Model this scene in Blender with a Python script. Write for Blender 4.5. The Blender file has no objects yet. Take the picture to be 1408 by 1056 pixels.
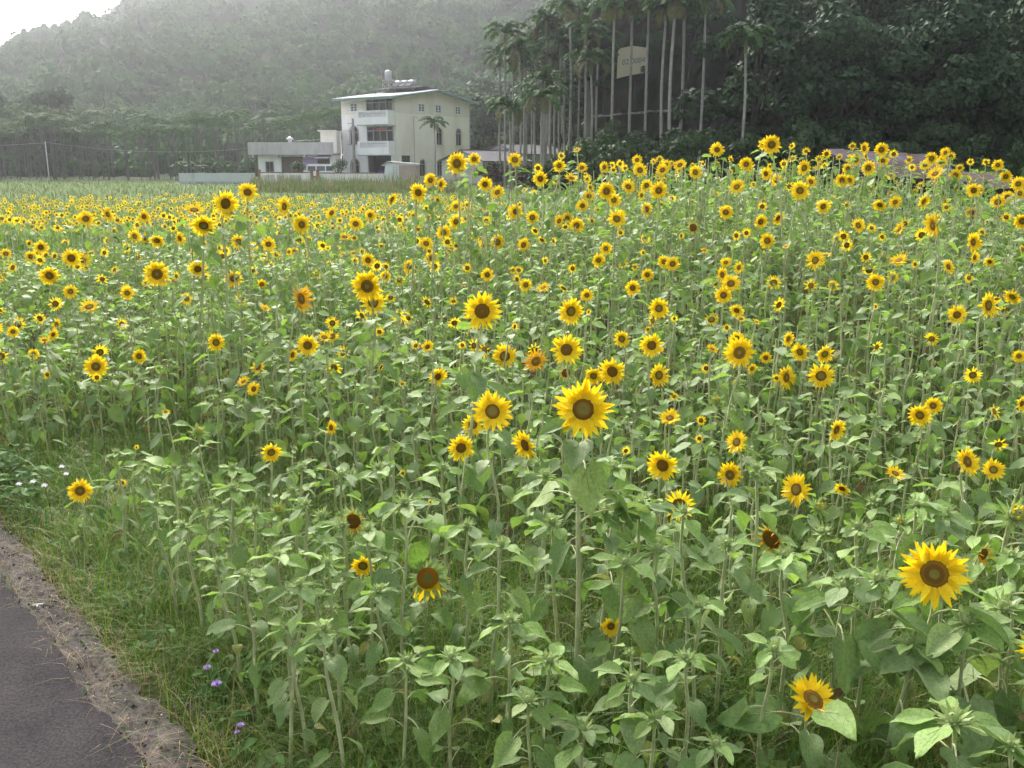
import bpy, math, random
import numpy as np
from mathutils import Matrix, Vector, Euler

R = math.radians
rng = np.random.default_rng(7)
random.seed(7)
scene = bpy.context.scene
col = scene.collection

# ------------------------------------------------------------------ camera, sky, sun, exposure
F = 1300.0                       # focal length in photograph pixels (1408 wide)
PITCH = math.atan((528 - 227) / F)
CAM = np.array([0.0, 0.0, 2.0])
cd = bpy.data.cameras.new('camera')
cam = bpy.data.objects.new('camera', cd)
col.objects.link(cam)
cam.location = CAM
cam.rotation_euler = (math.pi / 2 - PITCH, 0, 0)
cd.sensor_width = 36.0
cd.lens = 36.0 * F / 1408.0
cd.clip_start = 0.1
cd.clip_end = 6000
scene.camera = cam

SUN_EL, SUN_AZ = R(38), R(-22)   # azimuth measured from +Y, negative to the left
world = bpy.data.worlds.new('World')
scene.world = world
world.use_nodes = True
wn, wl = world.node_tree.nodes, world.node_tree.links
wn.clear()
sky = wn.new('ShaderNodeTexSky')
sky.sky_type = 'NISHITA'
sky.sun_disc = False
sky.sun_elevation = SUN_EL
sky.sun_rotation = SUN_AZ
sky.air_density = 1.6
sky.dust_density = 6.0
sky.ozone_density = 1.0
hs = wn.new('ShaderNodeHueSaturation')
hs.inputs['Saturation'].default_value = 0.38
bg = wn.new('ShaderNodeBackground')
bg.inputs['Strength'].default_value = 0.15
wo = wn.new('ShaderNodeOutputWorld')
wl.new(sky.outputs[0], hs.inputs['Color'])
wl.new(hs.outputs[0], bg.inputs['Color'])
wl.new(bg.outputs[0], wo.inputs['Surface'])

sd = bpy.data.lights.new('sun', 'SUN')
sun = bpy.data.objects.new('sun', sd)
col.objects.link(sun)
sd.energy = 1.5
sd.angle = R(14)
sd.color = (1.0, 0.95, 0.86)
sdir = Vector((math.sin(SUN_AZ) * math.cos(SUN_EL), math.cos(SUN_AZ) * math.cos(SUN_EL), math.sin(SUN_EL)))
sun.rotation_euler = (-sdir).to_track_quat('-Z', 'Y').to_euler()
sun.location = (0, 0, 60)

vs = scene.view_settings
vs.view_transform = 'Standard'
vs.look = 'None'
vs.gamma = 1.0
vs.exposure = 1.38
vs.use_curve_mapping = False
cy = scene.cycles
cy.use_denoising = True
cy.max_bounces = 5
cy.diffuse_bounces = 3
cy.glossy_bounces = 2
cy.transmission_bounces = 3
cy.transparent_max_bounces = 4
cy.volume_bounces = 0
cy.use_adaptive_sampling = True
cy.adaptive_threshold = 0.04

# ------------------------------------------------------------------ projection helpers
cp, sp = math.cos(PITCH), math.sin(PITCH)
def ray(u, v):
    a, b = (u - 704) / F, -(v - 528) / F
    return np.array([a, cp + b * sp, -sp + b * cp])
def at(u, v, Y):
    d = ray(u, v)
    return Vector(CAM + d * (Y / d[1]))
def on_ground(u, v, z=0.0):
    d = ray(u, v)
    return Vector(CAM + d * ((z - CAM[2]) / d[2]))
def project(p):
    x, y, z = p[0] - CAM[0], p[1] - CAM[1], p[2] - CAM[2]
    dep = y * cp - z * sp
    up = y * sp + z * cp
    return 704 + F * x / dep, 528 - F * up / dep, dep

def ss(a, b, x):
    t = np.clip((np.asarray(x, float) - a) / (b - a), 0, 1)
    return t * t * (3 - 2 * t)

# ------------------------------------------------------------------ terrain
HX = [-420, -303, -260, -232, -213, -193, -174, -96, 0, 41, 120, 400]
HZ = [15, 44, 52, 57, 67, 80, 95, 142, 140, 125, 130, 120]
def ground_z(x, y):
    x = np.asarray(x, float); y = np.asarray(y, float)
    m = 0.72 * ss(-1.6, 2.6, x) * ss(5.5, 12.5, y) * (1 - ss(17, 25, y)) * (1 - 0.75 * ss(5.0, 9.5, x))
    z = m + 0.3 * ss(40, 95, y) - 0.35 * ss(14, 22, y) * (1 - ss(30, 60, y))
    hr = np.interp(x, HX, HZ)
    t = np.clip((y - 172) / 390.0, 0, 1)
    z = z + hr * (0.25 * t + 0.75 * t ** 1.25) * 1.0 - 60 * ss(580, 900, y)
    z = z + 34 * ss(70, 118, y + 0.25 * (x - 20)) * ss(0, 22, x - 0.06 * (y - 70)) * (1 - ss(230, 420, y))
    z = z + 2.2 * ss(52, 66, y) * ss(1, 9, x)
    z = z + (np.sin(x * 0.07 + 1.3) * np.sin(y * 0.055) * 3.0) * ss(180, 260, y)
    return z

# ------------------------------------------------------------------ materials
MATS = {}
def nodes_of(name):
    m = bpy.data.materials.new(name)
    m.use_nodes = True
    nt = m.node_tree
    b = nt.nodes['Principled BSDF']
    MATS[name] = m
    return m, nt.nodes, nt.links, b

def mixnode(n, blend='MIX'):
    k = n.new('ShaderNodeMix'); k.data_type = 'RGBA'; k.blend_type = blend
    return k
# indices of RGBA sockets on ShaderNodeMix
FAC, CA, CB, CO = 0, 6, 7, 2

def rnd_node(n, l):
    oi = n.new('ShaderNodeObjectInfo'); ge = n.new('ShaderNodeNewGeometry')
    ad = n.new('ShaderNodeMath'); ad.operation = 'ADD'
    fr = n.new('ShaderNodeMath'); fr.operation = 'FRACT'
    l.new(oi.outputs['Random'], ad.inputs[0]); l.new(ge.outputs['Random Per Island'], ad.inputs[1])
    l.new(ad.outputs[0], fr.inputs[0])
    return fr.outputs[0]

def foliage(name, c1, c2, trans=0.3, rough=0.5, spec=0.4, sheen=0.0, spots=None, noise_scale=18.0, tcol=None, stops=None):
    m, n, l, b = nodes_of(name)
    r = rnd_node(n, l)
    ramp = n.new('ShaderNodeValToRGB')
    ramp.color_ramp.elements[0].color = (*c1, 1); ramp.color_ramp.elements[1].color = (*c2, 1)
    if stops:
        for p, c in stops:
            e = ramp.color_ramp.elements.new(p); e.color = (*c, 1)
    l.new(r, ramp.inputs[0])
    tc = n.new('ShaderNodeTexCoord')
    nz = n.new('ShaderNodeTexNoise'); nz.inputs['Scale'].default_value = noise_scale; nz.inputs['Detail'].default_value = 3
    l.new(tc.outputs['Object'], nz.inputs['Vector'])
    mr = n.new('ShaderNodeMapRange'); mr.inputs[1].default_value = 0.3; mr.inputs[2].default_value = 0.7
    mr.inputs[3].default_value = 0.78; mr.inputs[4].default_value = 1.22
    l.new(nz.outputs[0], mr.inputs[0])
    mu = mixnode(n, 'MULTIPLY'); mu.inputs[FAC].default_value = 1
    l.new(ramp.outputs[0], mu.inputs[CA]); l.new(mr.outputs[0], mu.inputs[CB])
    out = mu.outputs[CO]
    if spots:
        n2 = n.new('ShaderNodeTexNoise'); n2.inputs['Scale'].default_value = spots[1]; n2.inputs['Detail'].default_value = 1
        l.new(tc.outputs['Object'], n2.inputs['Vector'])
        m2 = n.new('ShaderNodeMapRange'); m2.inputs[1].default_value = spots[2]; m2.inputs[2].default_value = spots[2] + 0.04
        l.new(n2.outputs[0], m2.inputs[0])
        mx = mixnode(n); mx.inputs[CB].default_value = (*spots[0], 1)
        l.new(m2.outputs[0], mx.inputs[FAC]); l.new(out, mx.inputs[CA]); out = mx.outputs[CO]
    l.new(out, b.inputs['Base Color'])
    b.inputs['Roughness'].default_value = rough
    b.inputs['Specular IOR Level'].default_value = spec
    if sheen:
        b.inputs['Sheen Weight'].default_value = sheen
        b.inputs['Sheen Roughness'].default_value = 0.5
    if trans > 0:
        t = n.new('ShaderNodeBsdfTranslucent')
        if tcol:
            tm = mixnode(n, 'MULTIPLY'); tm.inputs[FAC].default_value = 1; tm.inputs[CB].default_value = (*tcol, 1)
            l.new(out, tm.inputs[CA]); l.new(tm.outputs[CO], t.inputs[0])
        else:
            l.new(out, t.inputs[0])
        ms = n.new('ShaderNodeMixShader'); ms.inputs[0].default_value = trans
        mo = n['Material Output']
        l.new(b.outputs[0], ms.inputs[1]); l.new(t.outputs[0], ms.inputs[2]); l.new(ms.outputs[0], mo.inputs[0])
    return m

def solid(name, c, rough=0.7, var=0.15, scale=6.0, spec=0.3, metal=0.0, bump=0.0, stain=None, coords='Object', bscale=None):
    m, n, l, b = nodes_of(name)
    tc = n.new('ShaderNodeTexCoord')
    nz = n.new('ShaderNodeTexNoise'); nz.inputs['Scale'].default_value = scale; nz.inputs['Detail'].default_value = 6
    nz.inputs['Roughness'].default_value = 0.65
    l.new(tc.outputs[coords], nz.inputs['Vector'])
    mr = n.new('ShaderNodeMapRange'); mr.inputs[1].default_value = 0.25; mr.inputs[2].default_value = 0.75
    mr.inputs[3].default_value = 1 - var; mr.inputs[4].default_value = 1 + var
    l.new(nz.outputs[0], mr.inputs[0])
    mu = mixnode(n, 'MULTIPLY'); mu.inputs[FAC].default_value = 1; mu.inputs[CA].default_value = (*c, 1)
    l.new(mr.outputs[0], mu.inputs[CB])
    out = mu.outputs[CO]
    if stain:
        sc, sscale, lo, hi, amt = stain
        n2 = n.new('ShaderNodeTexNoise'); n2.inputs['Scale'].default_value = sscale; n2.inputs['Detail'].default_value = 5
        mp = n.new('ShaderNodeMapping'); mp.inputs['Scale'].default_value = (1, 1, 0.25)
        l.new(tc.outputs[coords], mp.inputs[0]); l.new(mp.outputs[0], n2.inputs['Vector'])
        m2 = n.new('ShaderNodeMapRange'); m2.inputs[1].default_value = lo; m2.inputs[2].default_value = hi; m2.inputs[4].default_value = amt
        l.new(n2.outputs[0], m2.inputs[0])
        mx = mixnode(n); mx.inputs[CB].default_value = (*sc, 1)
        l.new(m2.outputs[0], mx.inputs[FAC]); l.new(out, mx.inputs[CA]); out = mx.outputs[CO]
    l.new(out, b.inputs['Base Color'])
    b.inputs['Roughness'].default_value = rough
    b.inputs['Specular IOR Level'].default_value = spec
    b.inputs['Metallic'].default_value = metal
    if bump:
        bp = n.new('ShaderNodeBump'); bp.inputs['Strength'].default_value = bump
        n3 = n.new('ShaderNodeTexNoise'); n3.inputs['Scale'].default_value = bscale or scale * 6; n3.inputs['Detail'].default_value = 6
        l.new(tc.outputs[coords], n3.inputs['Vector'])
        l.new(n3.outputs[0], bp.inputs['Height']); l.new(bp.outputs[0], b.inputs['Normal'])
    return m

M_LEAF = foliage('sunflower_leaf', (0.13, 0.205, 0.065), (0.21, 0.28, 0.12), 0.30, 0.56, 0.22, 0.14, ((0.10, 0.07, 0.03), 26.0, 0.70), 14.0, (1.2, 1.38, 0.7),
                 [(0.3, (0.17, 0.245, 0.095)), (0.62, (0.145, 0.24, 0.065)), (0.86, (0.22, 0.30, 0.085))])
M_LEAFY = foliage('yellowed_leaf', (0.32, 0.30, 0.08), (0.24, 0.30, 0.07), 0.36, 0.5, 0.3, 0.1, ((0.16, 0.09, 0.03), 14.0, 0.62), 12.0)
M_DRY = foliage('dry_leaf', (0.16, 0.10, 0.05), (0.30, 0.21, 0.12), 0.15, 0.8, 0.1, 0.0, None, 12.0)
M_YOUNG = foliage('young_leaf', (0.21, 0.33, 0.085), (0.25, 0.37, 0.11), 0.36, 0.55, 0.2, 0.1, None, 14.0, (1.3, 1.4, 0.75))
M_STEM = foliage('sunflower_stem', (0.34, 0.38, 0.17), (0.44, 0.46, 0.24), 0.0, 0.65, 0.2, 0.2, None, 20.0)
M_PET = foliage('petal_yellow', (0.88, 0.60, 0.008), (0.93, 0.71, 0.025), 0.40, 0.5, 0.2, 0.0, None, 30.0, None, [(0.5, (0.90, 0.65, 0.012))])
M_PETO = foliage('petal_orange', (0.78, 0.38, 0.01), (0.85, 0.48, 0.012), 0.3, 0.6, 0.15, 0.0, None, 30.0)
M_DISC1 = solid('disc_outer', (0.155, 0.082, 0.015), 0.85, 0.5, 260.0, 0.1, 0, 0.8, None, 'Object', 300)
M_DISC2 = solid('disc_middle', (0.23, 0.12, 0.018), 0.85, 0.4, 260.0, 0.1, 0, 0.8, None, 'Object', 300)
M_DISC3 = solid('disc_centre', (0.20, 0.17, 0.04), 0.85, 0.4, 260.0, 0.1, 0, 0.8, None, 'Object', 300)
M_DISCO = solid('disc_orange', (0.33, 0.13, 0.012), 0.85, 0.4, 260.0, 0.1, 0, 0.8, None, 'Object', 300)
M_BRACT = foliage('bract_green', (0.24, 0.33, 0.10), (0.33, 0.42, 0.14), 0.3, 0.5, 0.3, 0.3, None, 20.0)
PLANT_MATS = [M_STEM, M_LEAF, M_LEAFY, M_PET, M_PETO, M_DISC1, M_DISC2, M_DISC3, M_BRACT, M_YOUNG, M_DRY, M_DISCO]
STEM, LEAF, LEAFY, PET, PETO, D1, D2, D3, BRACT, YOUNG, DRY, DO = range(12)

M_GRASS = foliage('grass_blade', (0.070, 0.150, 0.018), (0.16, 0.235, 0.04), 0.34, 0.5, 0.3, 0, None, 3.0, (1.2, 1.3, 0.6),
                  [(0.25, (0.082, 0.17, 0.02)), (0.6, (0.10, 0.195, 0.025)), (0.8, (0.17, 0.225, 0.045)), (0.92, (0.25, 0.22, 0.085))])
M_STRAW = foliage('straw', (0.24, 0.17, 0.10), (0.36, 0.27, 0.16), 0.2, 0.7, 0.1)
M_WEED = foliage('weed_leaf', (0.06, 0.125, 0.04), (0.11, 0.20, 0.055), 0.3, 0.65, 0.12, 0.0)
M_REED = foliage('reed_leaf', (0.07, 0.12, 0.035), (0.14, 0.17, 0.065), 0.3, 0.5, 0.3)
M_JUNGLE = foliage('jungle_leaf', (0.012, 0.040, 0.014), (0.032, 0.076, 0.024), 0.15, 0.6, 0.18, 0, None, 0.6, None, [(0.5, (0.030, 0.062, 0.024))])
M_BUSH = foliage('bush_leaf', (0.032, 0.066, 0.026), (0.060, 0.10, 0.038), 0.2, 0.6, 0.18, 0, None, 0.8)
M_HILLF = foliage('hill_leaf', (0.024, 0.078, 0.013), (0.058, 0.125, 0.022), 0.1, 0.75, 0.1, 0, None, 0.05, None, [(0.5, (0.036, 0.095, 0.018))])
M_FROND = foliage('palm_frond', (0.026, 0.072, 0.018), (0.056, 0.112, 0.028), 0.22, 0.65, 0.15, 0, None, 1.0)
M_FRONDY = foliage('old_palm_frond', (0.13, 0.13, 0.05), (0.10, 0.095, 0.05), 0.25, 0.6, 0.2, 0, None, 1.0)
M_SHAFT = solid('palm_crownshaft', (0.11, 0.16, 0.06), 0.5, 0.2, 3.0)
M_GTRUNK = solid('grove_trunk', (0.10, 0.098, 0.085), 0.9, 0.4, 1.5, 0.1)
M_PTRUNK = solid('palm_trunk', (0.27, 0.265, 0.25), 0.85, 0.3, 2.5, 0.2, 0, 0.4)
M_TRUNK = solid('tree_bark', (0.055, 0.05, 0.043), 0.9, 0.3, 3.0, 0.15, 0, 0.5)
M_DUST = solid('dry_brush', (0.085, 0.062, 0.05), 0.9, 0.4, 4.0, 0.1)

M_WTILE = solid('white_tile', (0.76, 0.76, 0.79), 0.45, 0.05, 0.8, 0.4, 0, 0, ((0.45, 0.44, 0.46), 0.7, 0.5, 0.75, 0.5))
M_CREAM = solid('cream_plaster', (0.80, 0.765, 0.71), 0.85, 0.05, 0.7, 0.2, 0, 0, ((0.45, 0.41, 0.34), 0.6, 0.5, 0.78, 0.5))
M_CREAM2 = solid('beige_plaster', (0.70, 0.655, 0.615), 0.85, 0.05, 0.7, 0.2, 0, 0, ((0.42, 0.38, 0.33), 0.6, 0.5, 0.8, 0.5))
M_ROOF = solid('roof_sheet', (0.45, 0.46, 0.49), 0.85, 0.06, 1.0, 0.15)
M_FASC = solid('green_fascia', (0.15, 0.26, 0.25), 0.5, 0.1, 2.0)
M_FRAME = solid('white_frame', (0.72, 0.74, 0.78), 0.5, 0.04, 2.0)
M_ALU = solid('grey_frame', (0.34, 0.33, 0.33), 0.4, 0.08, 2.0, 0.5)
M_PINK = solid('pinkish_surround', (0.42, 0.34, 0.33), 0.7, 0.1, 2.0)
M_GLASS = solid('dark_glass', (0.035, 0.035, 0.04), 0.08, 0.2, 1.0, 0.6)
M_BGLASS = solid('bluish_glass', (0.10, 0.12, 0.17), 0.12, 0.15, 1.0, 0.6)
M_DARK = solid('dark_interior', (0.09, 0.075, 0.07), 0.9, 0.2, 1.0)
M_CONC = solid('weathered_concrete', (0.47, 0.46, 0.48), 0.9, 0.12, 1.2, 0.2, 0, 0.2, ((0.2, 0.19, 0.2), 0.9, 0.5, 0.75, 0.6))
M_GREYR = solid('grey_roofing', (0.14, 0.14, 0.155), 0.9, 0.2, 1.5, 0.12)
M_STEEL = solid('stainless_steel', (0.42, 0.44, 0.46), 0.4, 0.05, 1.0, 0.5, 0.3)
M_RUST = solid('rusty_steel', (0.30, 0.20, 0.15), 0.8, 0.25, 4.0)
M_RED = solid('red_paint', (0.42, 0.05, 0.035), 0.6, 0.15, 3.0)
M_PURP = solid('lilac_shutter', (0.36, 0.26, 0.48), 0.6, 0.1, 2.0)
M_BROWN = solid('brown_cap', (0.22, 0.10, 0.08), 0.7, 0.2, 3.0)
M_VAN = solid('white_car_paint', (0.74, 0.76, 0.76), 0.25, 0.03, 1.0, 0.5)
M_RUB = solid('rubber', (0.02, 0.02, 0.02), 0.8, 0.1, 5.0)
M_BLUE = solid('blue_paint', (0.06, 0.10, 0.34), 0.4, 0.15, 2.0)
M_POLE = solid('concrete_pole', (0.24, 0.235, 0.23), 0.9, 0.15, 3.0)
M_PANEL = solid('pale_metal_panel', (0.50, 0.54, 0.54), 0.5, 0.06, 0.8, 0.4, 0, 0, ((0.3, 0.3, 0.28), 1.2, 0.55, 0.8, 0.6))
M_SHEDP = solid('pinkish_board', (0.45, 0.36, 0.34), 0.8, 0.12, 1.5)
M_SIGN = solid('cream_sign', (0.46, 0.41, 0.31), 0.7, 0.08, 0.6, 0.3, 0, 0, ((0.34, 0.27, 0.2), 0.5, 0.5, 0.75, 0.7))
M_INK = solid('blue_ink', (0.07, 0.09, 0.17), 0.7, 0.2, 2.0)
M_CLIFF = solid('dark_mossy_concrete', (0.052, 0.044, 0.042), 0.95, 0.6, 0.6, 0.1, 0, 0.6, ((0.022, 0.03, 0.018), 0.5, 0.4, 0.6, 0.8))
M_LEDGE = solid('pale_ledge', (0.30, 0.28, 0.26), 0.9, 0.5, 1.2, 0.2, 0, 0.3, ((0.06, 0.05, 0.05), 1.2, 0.45, 0.6, 0.9))
M_TARP = solid('violet_grey_sheet', (0.075, 0.068, 0.092), 0.95, 0.25, 1.4, 0.1, 0, 0, ((0.06, 0.04, 0.034), 1.1, 0.40, 0.58, 0.95))
M_ASPH = None

def asphalt():
    m, n, l, b = nodes_of('asphalt')
    tc = n.new('ShaderNodeTexCoord')
    vo = n.new('ShaderNodeTexVoronoi'); vo.inputs['Scale'].default_value = 130
    nz = n.new('ShaderNodeTexNoise'); nz.inputs['Scale'].default_value = 3.4; nz.inputs['Detail'].default_value = 10; nz.inputs['Roughness'].default_value = .7
    nf = n.new('ShaderNodeTexNoise'); nf.inputs['Scale'].default_value = 90; nf.inputs['Detail'].default_value = 4
    for k in (vo, nz, nf): l.new(tc.outputs['Object'], k.inputs['Vector'])
    r = n.new('ShaderNodeValToRGB')
    r.color_ramp.elements[0].color = (0.024, 0.022, 0.024, 1); r.color_ramp.elements[0].position = 0.35
    r.color_ramp.elements[1].color = (0.046, 0.041, 0.044, 1); r.color_ramp.elements[1].position = 0.7
    l.new(nz.outputs[0], r.inputs[0])
    r2 = n.new('ShaderNodeValToRGB')
    r2.color_ramp.elements[0].color = (0.55, 0.55, 0.55, 1); r2.color_ramp.elements[0].position = 0.3
    r2.color_ramp.elements[1].color = (1.5, 1.45, 1.45, 1); r2.color_ramp.elements[1].position = 0.72
    l.new(nf.outputs[0], r2.inputs[0])
    mu = mixnode(n, 'MULTIPLY'); mu.inputs[FAC].default_value = 1
    l.new(r.outputs[0], mu.inputs[CA]); l.new(r2.outputs[0], mu.inputs[CB])
    l.new(mu.outputs[CO], b.inputs['Base Color'])
    b.inputs['Roughness'].default_value = 0.95
    b.inputs['Specular IOR Level'].default_value = 0.12
    bp = n.new('ShaderNodeBump'); bp.inputs['Strength'].default_value = 0.45; bp.inputs['Distance'].default_value = 0.004
    l.new(vo.outputs['Distance'], bp.inputs['Height']); l.new(bp.outputs[0], b.inputs['Normal'])
    return m
M_ASPH = asphalt()
M_KERB = solid('worn_concrete', (0.092, 0.080, 0.074), 0.95, 0.45, 14.0, 0.15, 0, 0.9, ((0.045, 0.04, 0.036), 6.0, 0.45, 0.65, 0.75), 'Object', 60)

def ground_mat():
    m, n, l, b = nodes_of('field_soil')
    tc = n.new('ShaderNodeTexCoord')
    nz = n.new('ShaderNodeTexNoise'); nz.inputs['Scale'].default_value = 1.7; nz.inputs['Detail'].default_value = 8
    l.new(tc.outputs['Object'], nz.inputs['Vector'])
    r = n.new('ShaderNodeValToRGB')
    r.color_ramp.elements[0].color = (0.045, 0.042, 0.02, 1); r.color_ramp.elements[0].position = 0.35
    r.color_ramp.elements[1].color = (0.075, 0.095, 0.03, 1); r.color_ramp.elements[1].position = 0.65
    l.new(nz.outputs[0], r.inputs[0])
    sx = n.new('ShaderNodeSeparateXYZ'); l.new(tc.outputs['Object'], sx.inputs[0])
    mr = n.new('ShaderNodeMapRange'); mr.inputs[1].default_value = 30; mr.inputs[2].default_value = 36
    l.new(sx.outputs['Y'], mr.inputs[0])
    mx = mixnode(n); mx.inputs[CB].default_value = (0.085, 0.135, 0.035, 1)
    l.new(mr.outputs[0], mx.inputs[FAC]); l.new(r.outputs[0], mx.inputs[CA])
    mr2 = n.new('ShaderNodeMapRange'); mr2.inputs[1].default_value = 104; mr2.inputs[2].default_value = 116
    l.new(sx.outputs['Y'], mr2.inputs[0])
    mx2 = mixnode(n); mx2.inputs[CB].default_value = (0.035, 0.05, 0.022, 1)
    l.new(mr2.outputs[0], mx2.inputs[FAC]); l.new(mx.outputs[CO], mx2.inputs[CA])
    l.new(mx2.outputs[CO], b.inputs['Base Color'])
    b.inputs['Roughness'].default_value = 1.0
    b.inputs['Specular IOR Level'].default_value = 0.1
    return m
M_GROUND = ground_mat()

# ------------------------------------------------------------------ object helpers
def tag(o, label=None, cat=None, group=None, kind=None):
    if label: o['label'] = label
    if cat: o['category'] = cat
    if group: o['group'] = group
    if kind: o['kind'] = kind
    return o
def empty(name, loc, rz=0.0):
    o = bpy.data.objects.new(name, None)
    o.empty_display_size = 0.1
    col.objects.link(o); o.location = loc; o.rotation_euler = (0, 0, rz)
    return o
def link(name, mesh, parent=None, M=None):
    o = bpy.data.objects.new(name, mesh)
    col.objects.link(o)
    if parent: o.parent = parent
    if M is not None: o.matrix_basis = M
    return o

class T:
    """a small mesh template: vertices, faces, a material index per face"""
    def __init__(s): s.v = []; s.f = []; s.m = []; s._a = None
    def add(s, v, f, m=0):
        o = len(s.v); s.v += [tuple(p) for p in v]
        s.f += [tuple(i + o for i in q) for q in f]; s.m += [m] * len(f)
        return s
    def merge(s, t, M=None, m=None):
        o = len(s.v)
        V = np.array(t.v, float)
        if M is not None:
            A = np.array(M); V = V @ A[:3, :3].T + A[:3, 3]
        s.v += [tuple(p) for p in V]
        s.f += [tuple(i + o for i in q) for q in t.f]
        s.m += list(t.m) if m is None else [m] * len(t.f)
        return s
    def arr(s):
        if s._a is None:
            s._a = (np.array(s.v, float), np.array([i for q in s.f for i in q], np.int64), np.array([len(q) for q in s.f], np.int64), np.array(s.m, np.int64))
        return s._a
    def mesh(s, name, mats, smooth=True):
        me = bpy.data.meshes.new(name)
        me.from_pydata(s.v, [], s.f)
        used = sorted(set(s.m)); mp = {k: i for i, k in enumerate(used)}
        for k in used: me.materials.append(mats[k])
        me.polygons.foreach_set('material_index', [mp[k] for k in s.m])
        if smooth: me.polygons.foreach_set('use_smooth', [True] * len(s.f))
        me.update()
        return me

class Bulk:
    def __init__(s): s.V = []; s.L = []; s.N = []; s.M = []; s.o = 0
    def put(s, t, M):
        v, l, n, m = t.arr()
        A = np.array(M)
        s.V.append(v @ A[:3, :3].T + A[:3, 3]); s.L.append(l + s.o); s.N.append(n); s.M.append(m); s.o += len(v)
    def raw(s, v, l, n, m):
        s.V.append(v); s.L.append(l + s.o); s.N.append(n); s.M.append(m); s.o += len(v)
    def build(s, name, mats, parent=None, smooth=True):
        V = np.concatenate(s.V); L = np.concatenate(s.L); N = np.concatenate(s.N); M = np.concatenate(s.M)
        me = bpy.data.meshes.new(name)
        me.vertices.add(len(V)); me.vertices.foreach_set('co', V.astype(np.float32).ravel())
        me.loops.add(len(L)); me.loops.foreach_set('vertex_index', L.astype(np.int32))
        me.polygons.add(len(N))
        st = np.concatenate([[0], np.cumsum(N)[:-1]])
        me.polygons.foreach_set('loop_start', st.astype(np.int32))
        me.polygons.foreach_set('loop_total', N.astype(np.int32))
        for k in mats: me.materials.append(k)
        me.polygons.foreach_set('material_index', M.astype(np.int32))
        me.polygons.foreach_set('use_smooth', np.full(len(N), smooth))
        me.update(calc_edges=True)
        return link(name, me, parent)

def tube(t, pts, rad, sides=6, m=0, cap=False):
    pts = [Vector(p) for p in pts]
    n = len(pts)
    V, Fc = [], []
    ref = Vector((0.31, 0.94, 0.13)).normalized()
    for i, p in enumerate(pts):
        d = (pts[min(i + 1, n - 1)] - pts[max(i - 1, 0)]).normalized()
        a = d.cross(ref)
        if a.length < 0.05: a = d.cross(Vector((1, 0, 0)))
        a.normalize(); b = d.cross(a)
        for k in range(sides):
            an = 2 * math.pi * k / sides
            V.append(p + (a * math.cos(an) + b * math.sin(an)) * rad[i])
    for i in range(n - 1):
        for k in range(sides):
            k2 = (k + 1) % sides
            Fc.append((i * sides + k, i * sides + k2, (i + 1) * sides + k2, (i + 1) * sides + k))
    if cap:
        Fc.append(tuple(range((n - 1) * sides, n * sides))); Fc.append(tuple(reversed(range(sides))))
    return t.add(V, Fc, m)

def box(t, x0, x1, y0, y1, z0, z1, m=0):
    V = [(x0, y0, z0), (x1, y0, z0), (x1, y1, z0), (x0, y1, z0), (x0, y0, z1), (x1, y0, z1), (x1, y1, z1), (x0, y1, z1)]
    return t.add(V, [(3, 2, 1, 0), (4, 5, 6, 7), (0, 1, 5, 4), (1, 2, 6, 5), (2, 3, 7, 6), (3, 0, 4, 7)], m)
def prism(t, poly, axis, a, b, m=0):
    """poly in the two other axes, extruded from a to b along axis"""
    def P(p, h):
        return (h, p[0], p[1]) if axis == 'x' else (p[0], h, p[1]) if axis == 'y' else (p[0], p[1], h)
    n = len(poly)
    V = [P(p, a) for p in poly] + [P(p, b) for p in poly]
    Fc = [tuple(range(n)), tuple(reversed(range(n, 2 * n)))] + [(i, i + n, (i + 1) % n + n, (i + 1) % n) for i in range(n)]
    return t.add(V, Fc, m)
def part(name, mat, parent, fn, smooth=False, kind=None):
    t = T(); fn(t)
    mats = mat if isinstance(mat, list) else [mat]
    o = link(name, t.mesh(name, mats, smooth), parent)
    if kind: o['kind'] = kind
    return o
def frame_rect(t, ax, c, s0, s1, z0, z1, w, d):
    """a rectangular frame in plane ax=c ('x' or 'y'), thickness d"""
    def bb(a0, a1, b0, b1):
        if ax == 'y': box(t, a0, a1, c - d, c, b0, b1)
        else: box(t, c, c + d, a0, a1, b0, b1)
    bb(s0, s1, z1 - w, z1); bb(s0, s1, z0, z0 + w); bb(s0, s0 + w, z0 + w, z1 - w); bb(s1 - w, s1, z0 + w, z1 - w)

# ------------------------------------------------------------------ ground, road, kerb
def axis_pts(lo, hi, near, n_near, grow):
    a = list(np.linspace(near[0], near[1], n_near))
    st = a[1] - a[0]; k = st
    while a[-1] < hi: k *= grow; a.append(min(hi, a[-1] + k))
    k = st
    while a[0] > lo: k *= grow; a.insert(0, max(lo, a[0] - k))
    return np.array(a)
gx = axis_pts(-700, 700, (-9, 14), 70, 1.06)
gy = axis_pts(-60, 960, (0, 28), 84, 1.045)
X, Y = np.meshgrid(gx, gy)
Z = ground_z(X, Y) - 0.02 + 0.02 * np.sin(X * 3.1 + Y) * np.sin(Y * 2.7 - X * 1.3) * (Y < 30)
nx, ny = len(gx), len(gy)
me = bpy.data.meshes.new('ground')
idx = np.arange(nx * ny).reshape(ny, nx)
fc = np.stack([idx[:-1, :-1], idx[:-1, 1:], idx[1:, 1:], idx[1:, :-1]], -1).reshape(-1, 4)
me.from_pydata(np.stack([X, Y, Z], -1).reshape(-1, 3).tolist(), [], fc.tolist())
me.materials.append(M_GROUND)
me.polygons.foreach_set('use_smooth', [True] * len(fc))
ground = tag(link('ground', me), kind='structure')

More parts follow.
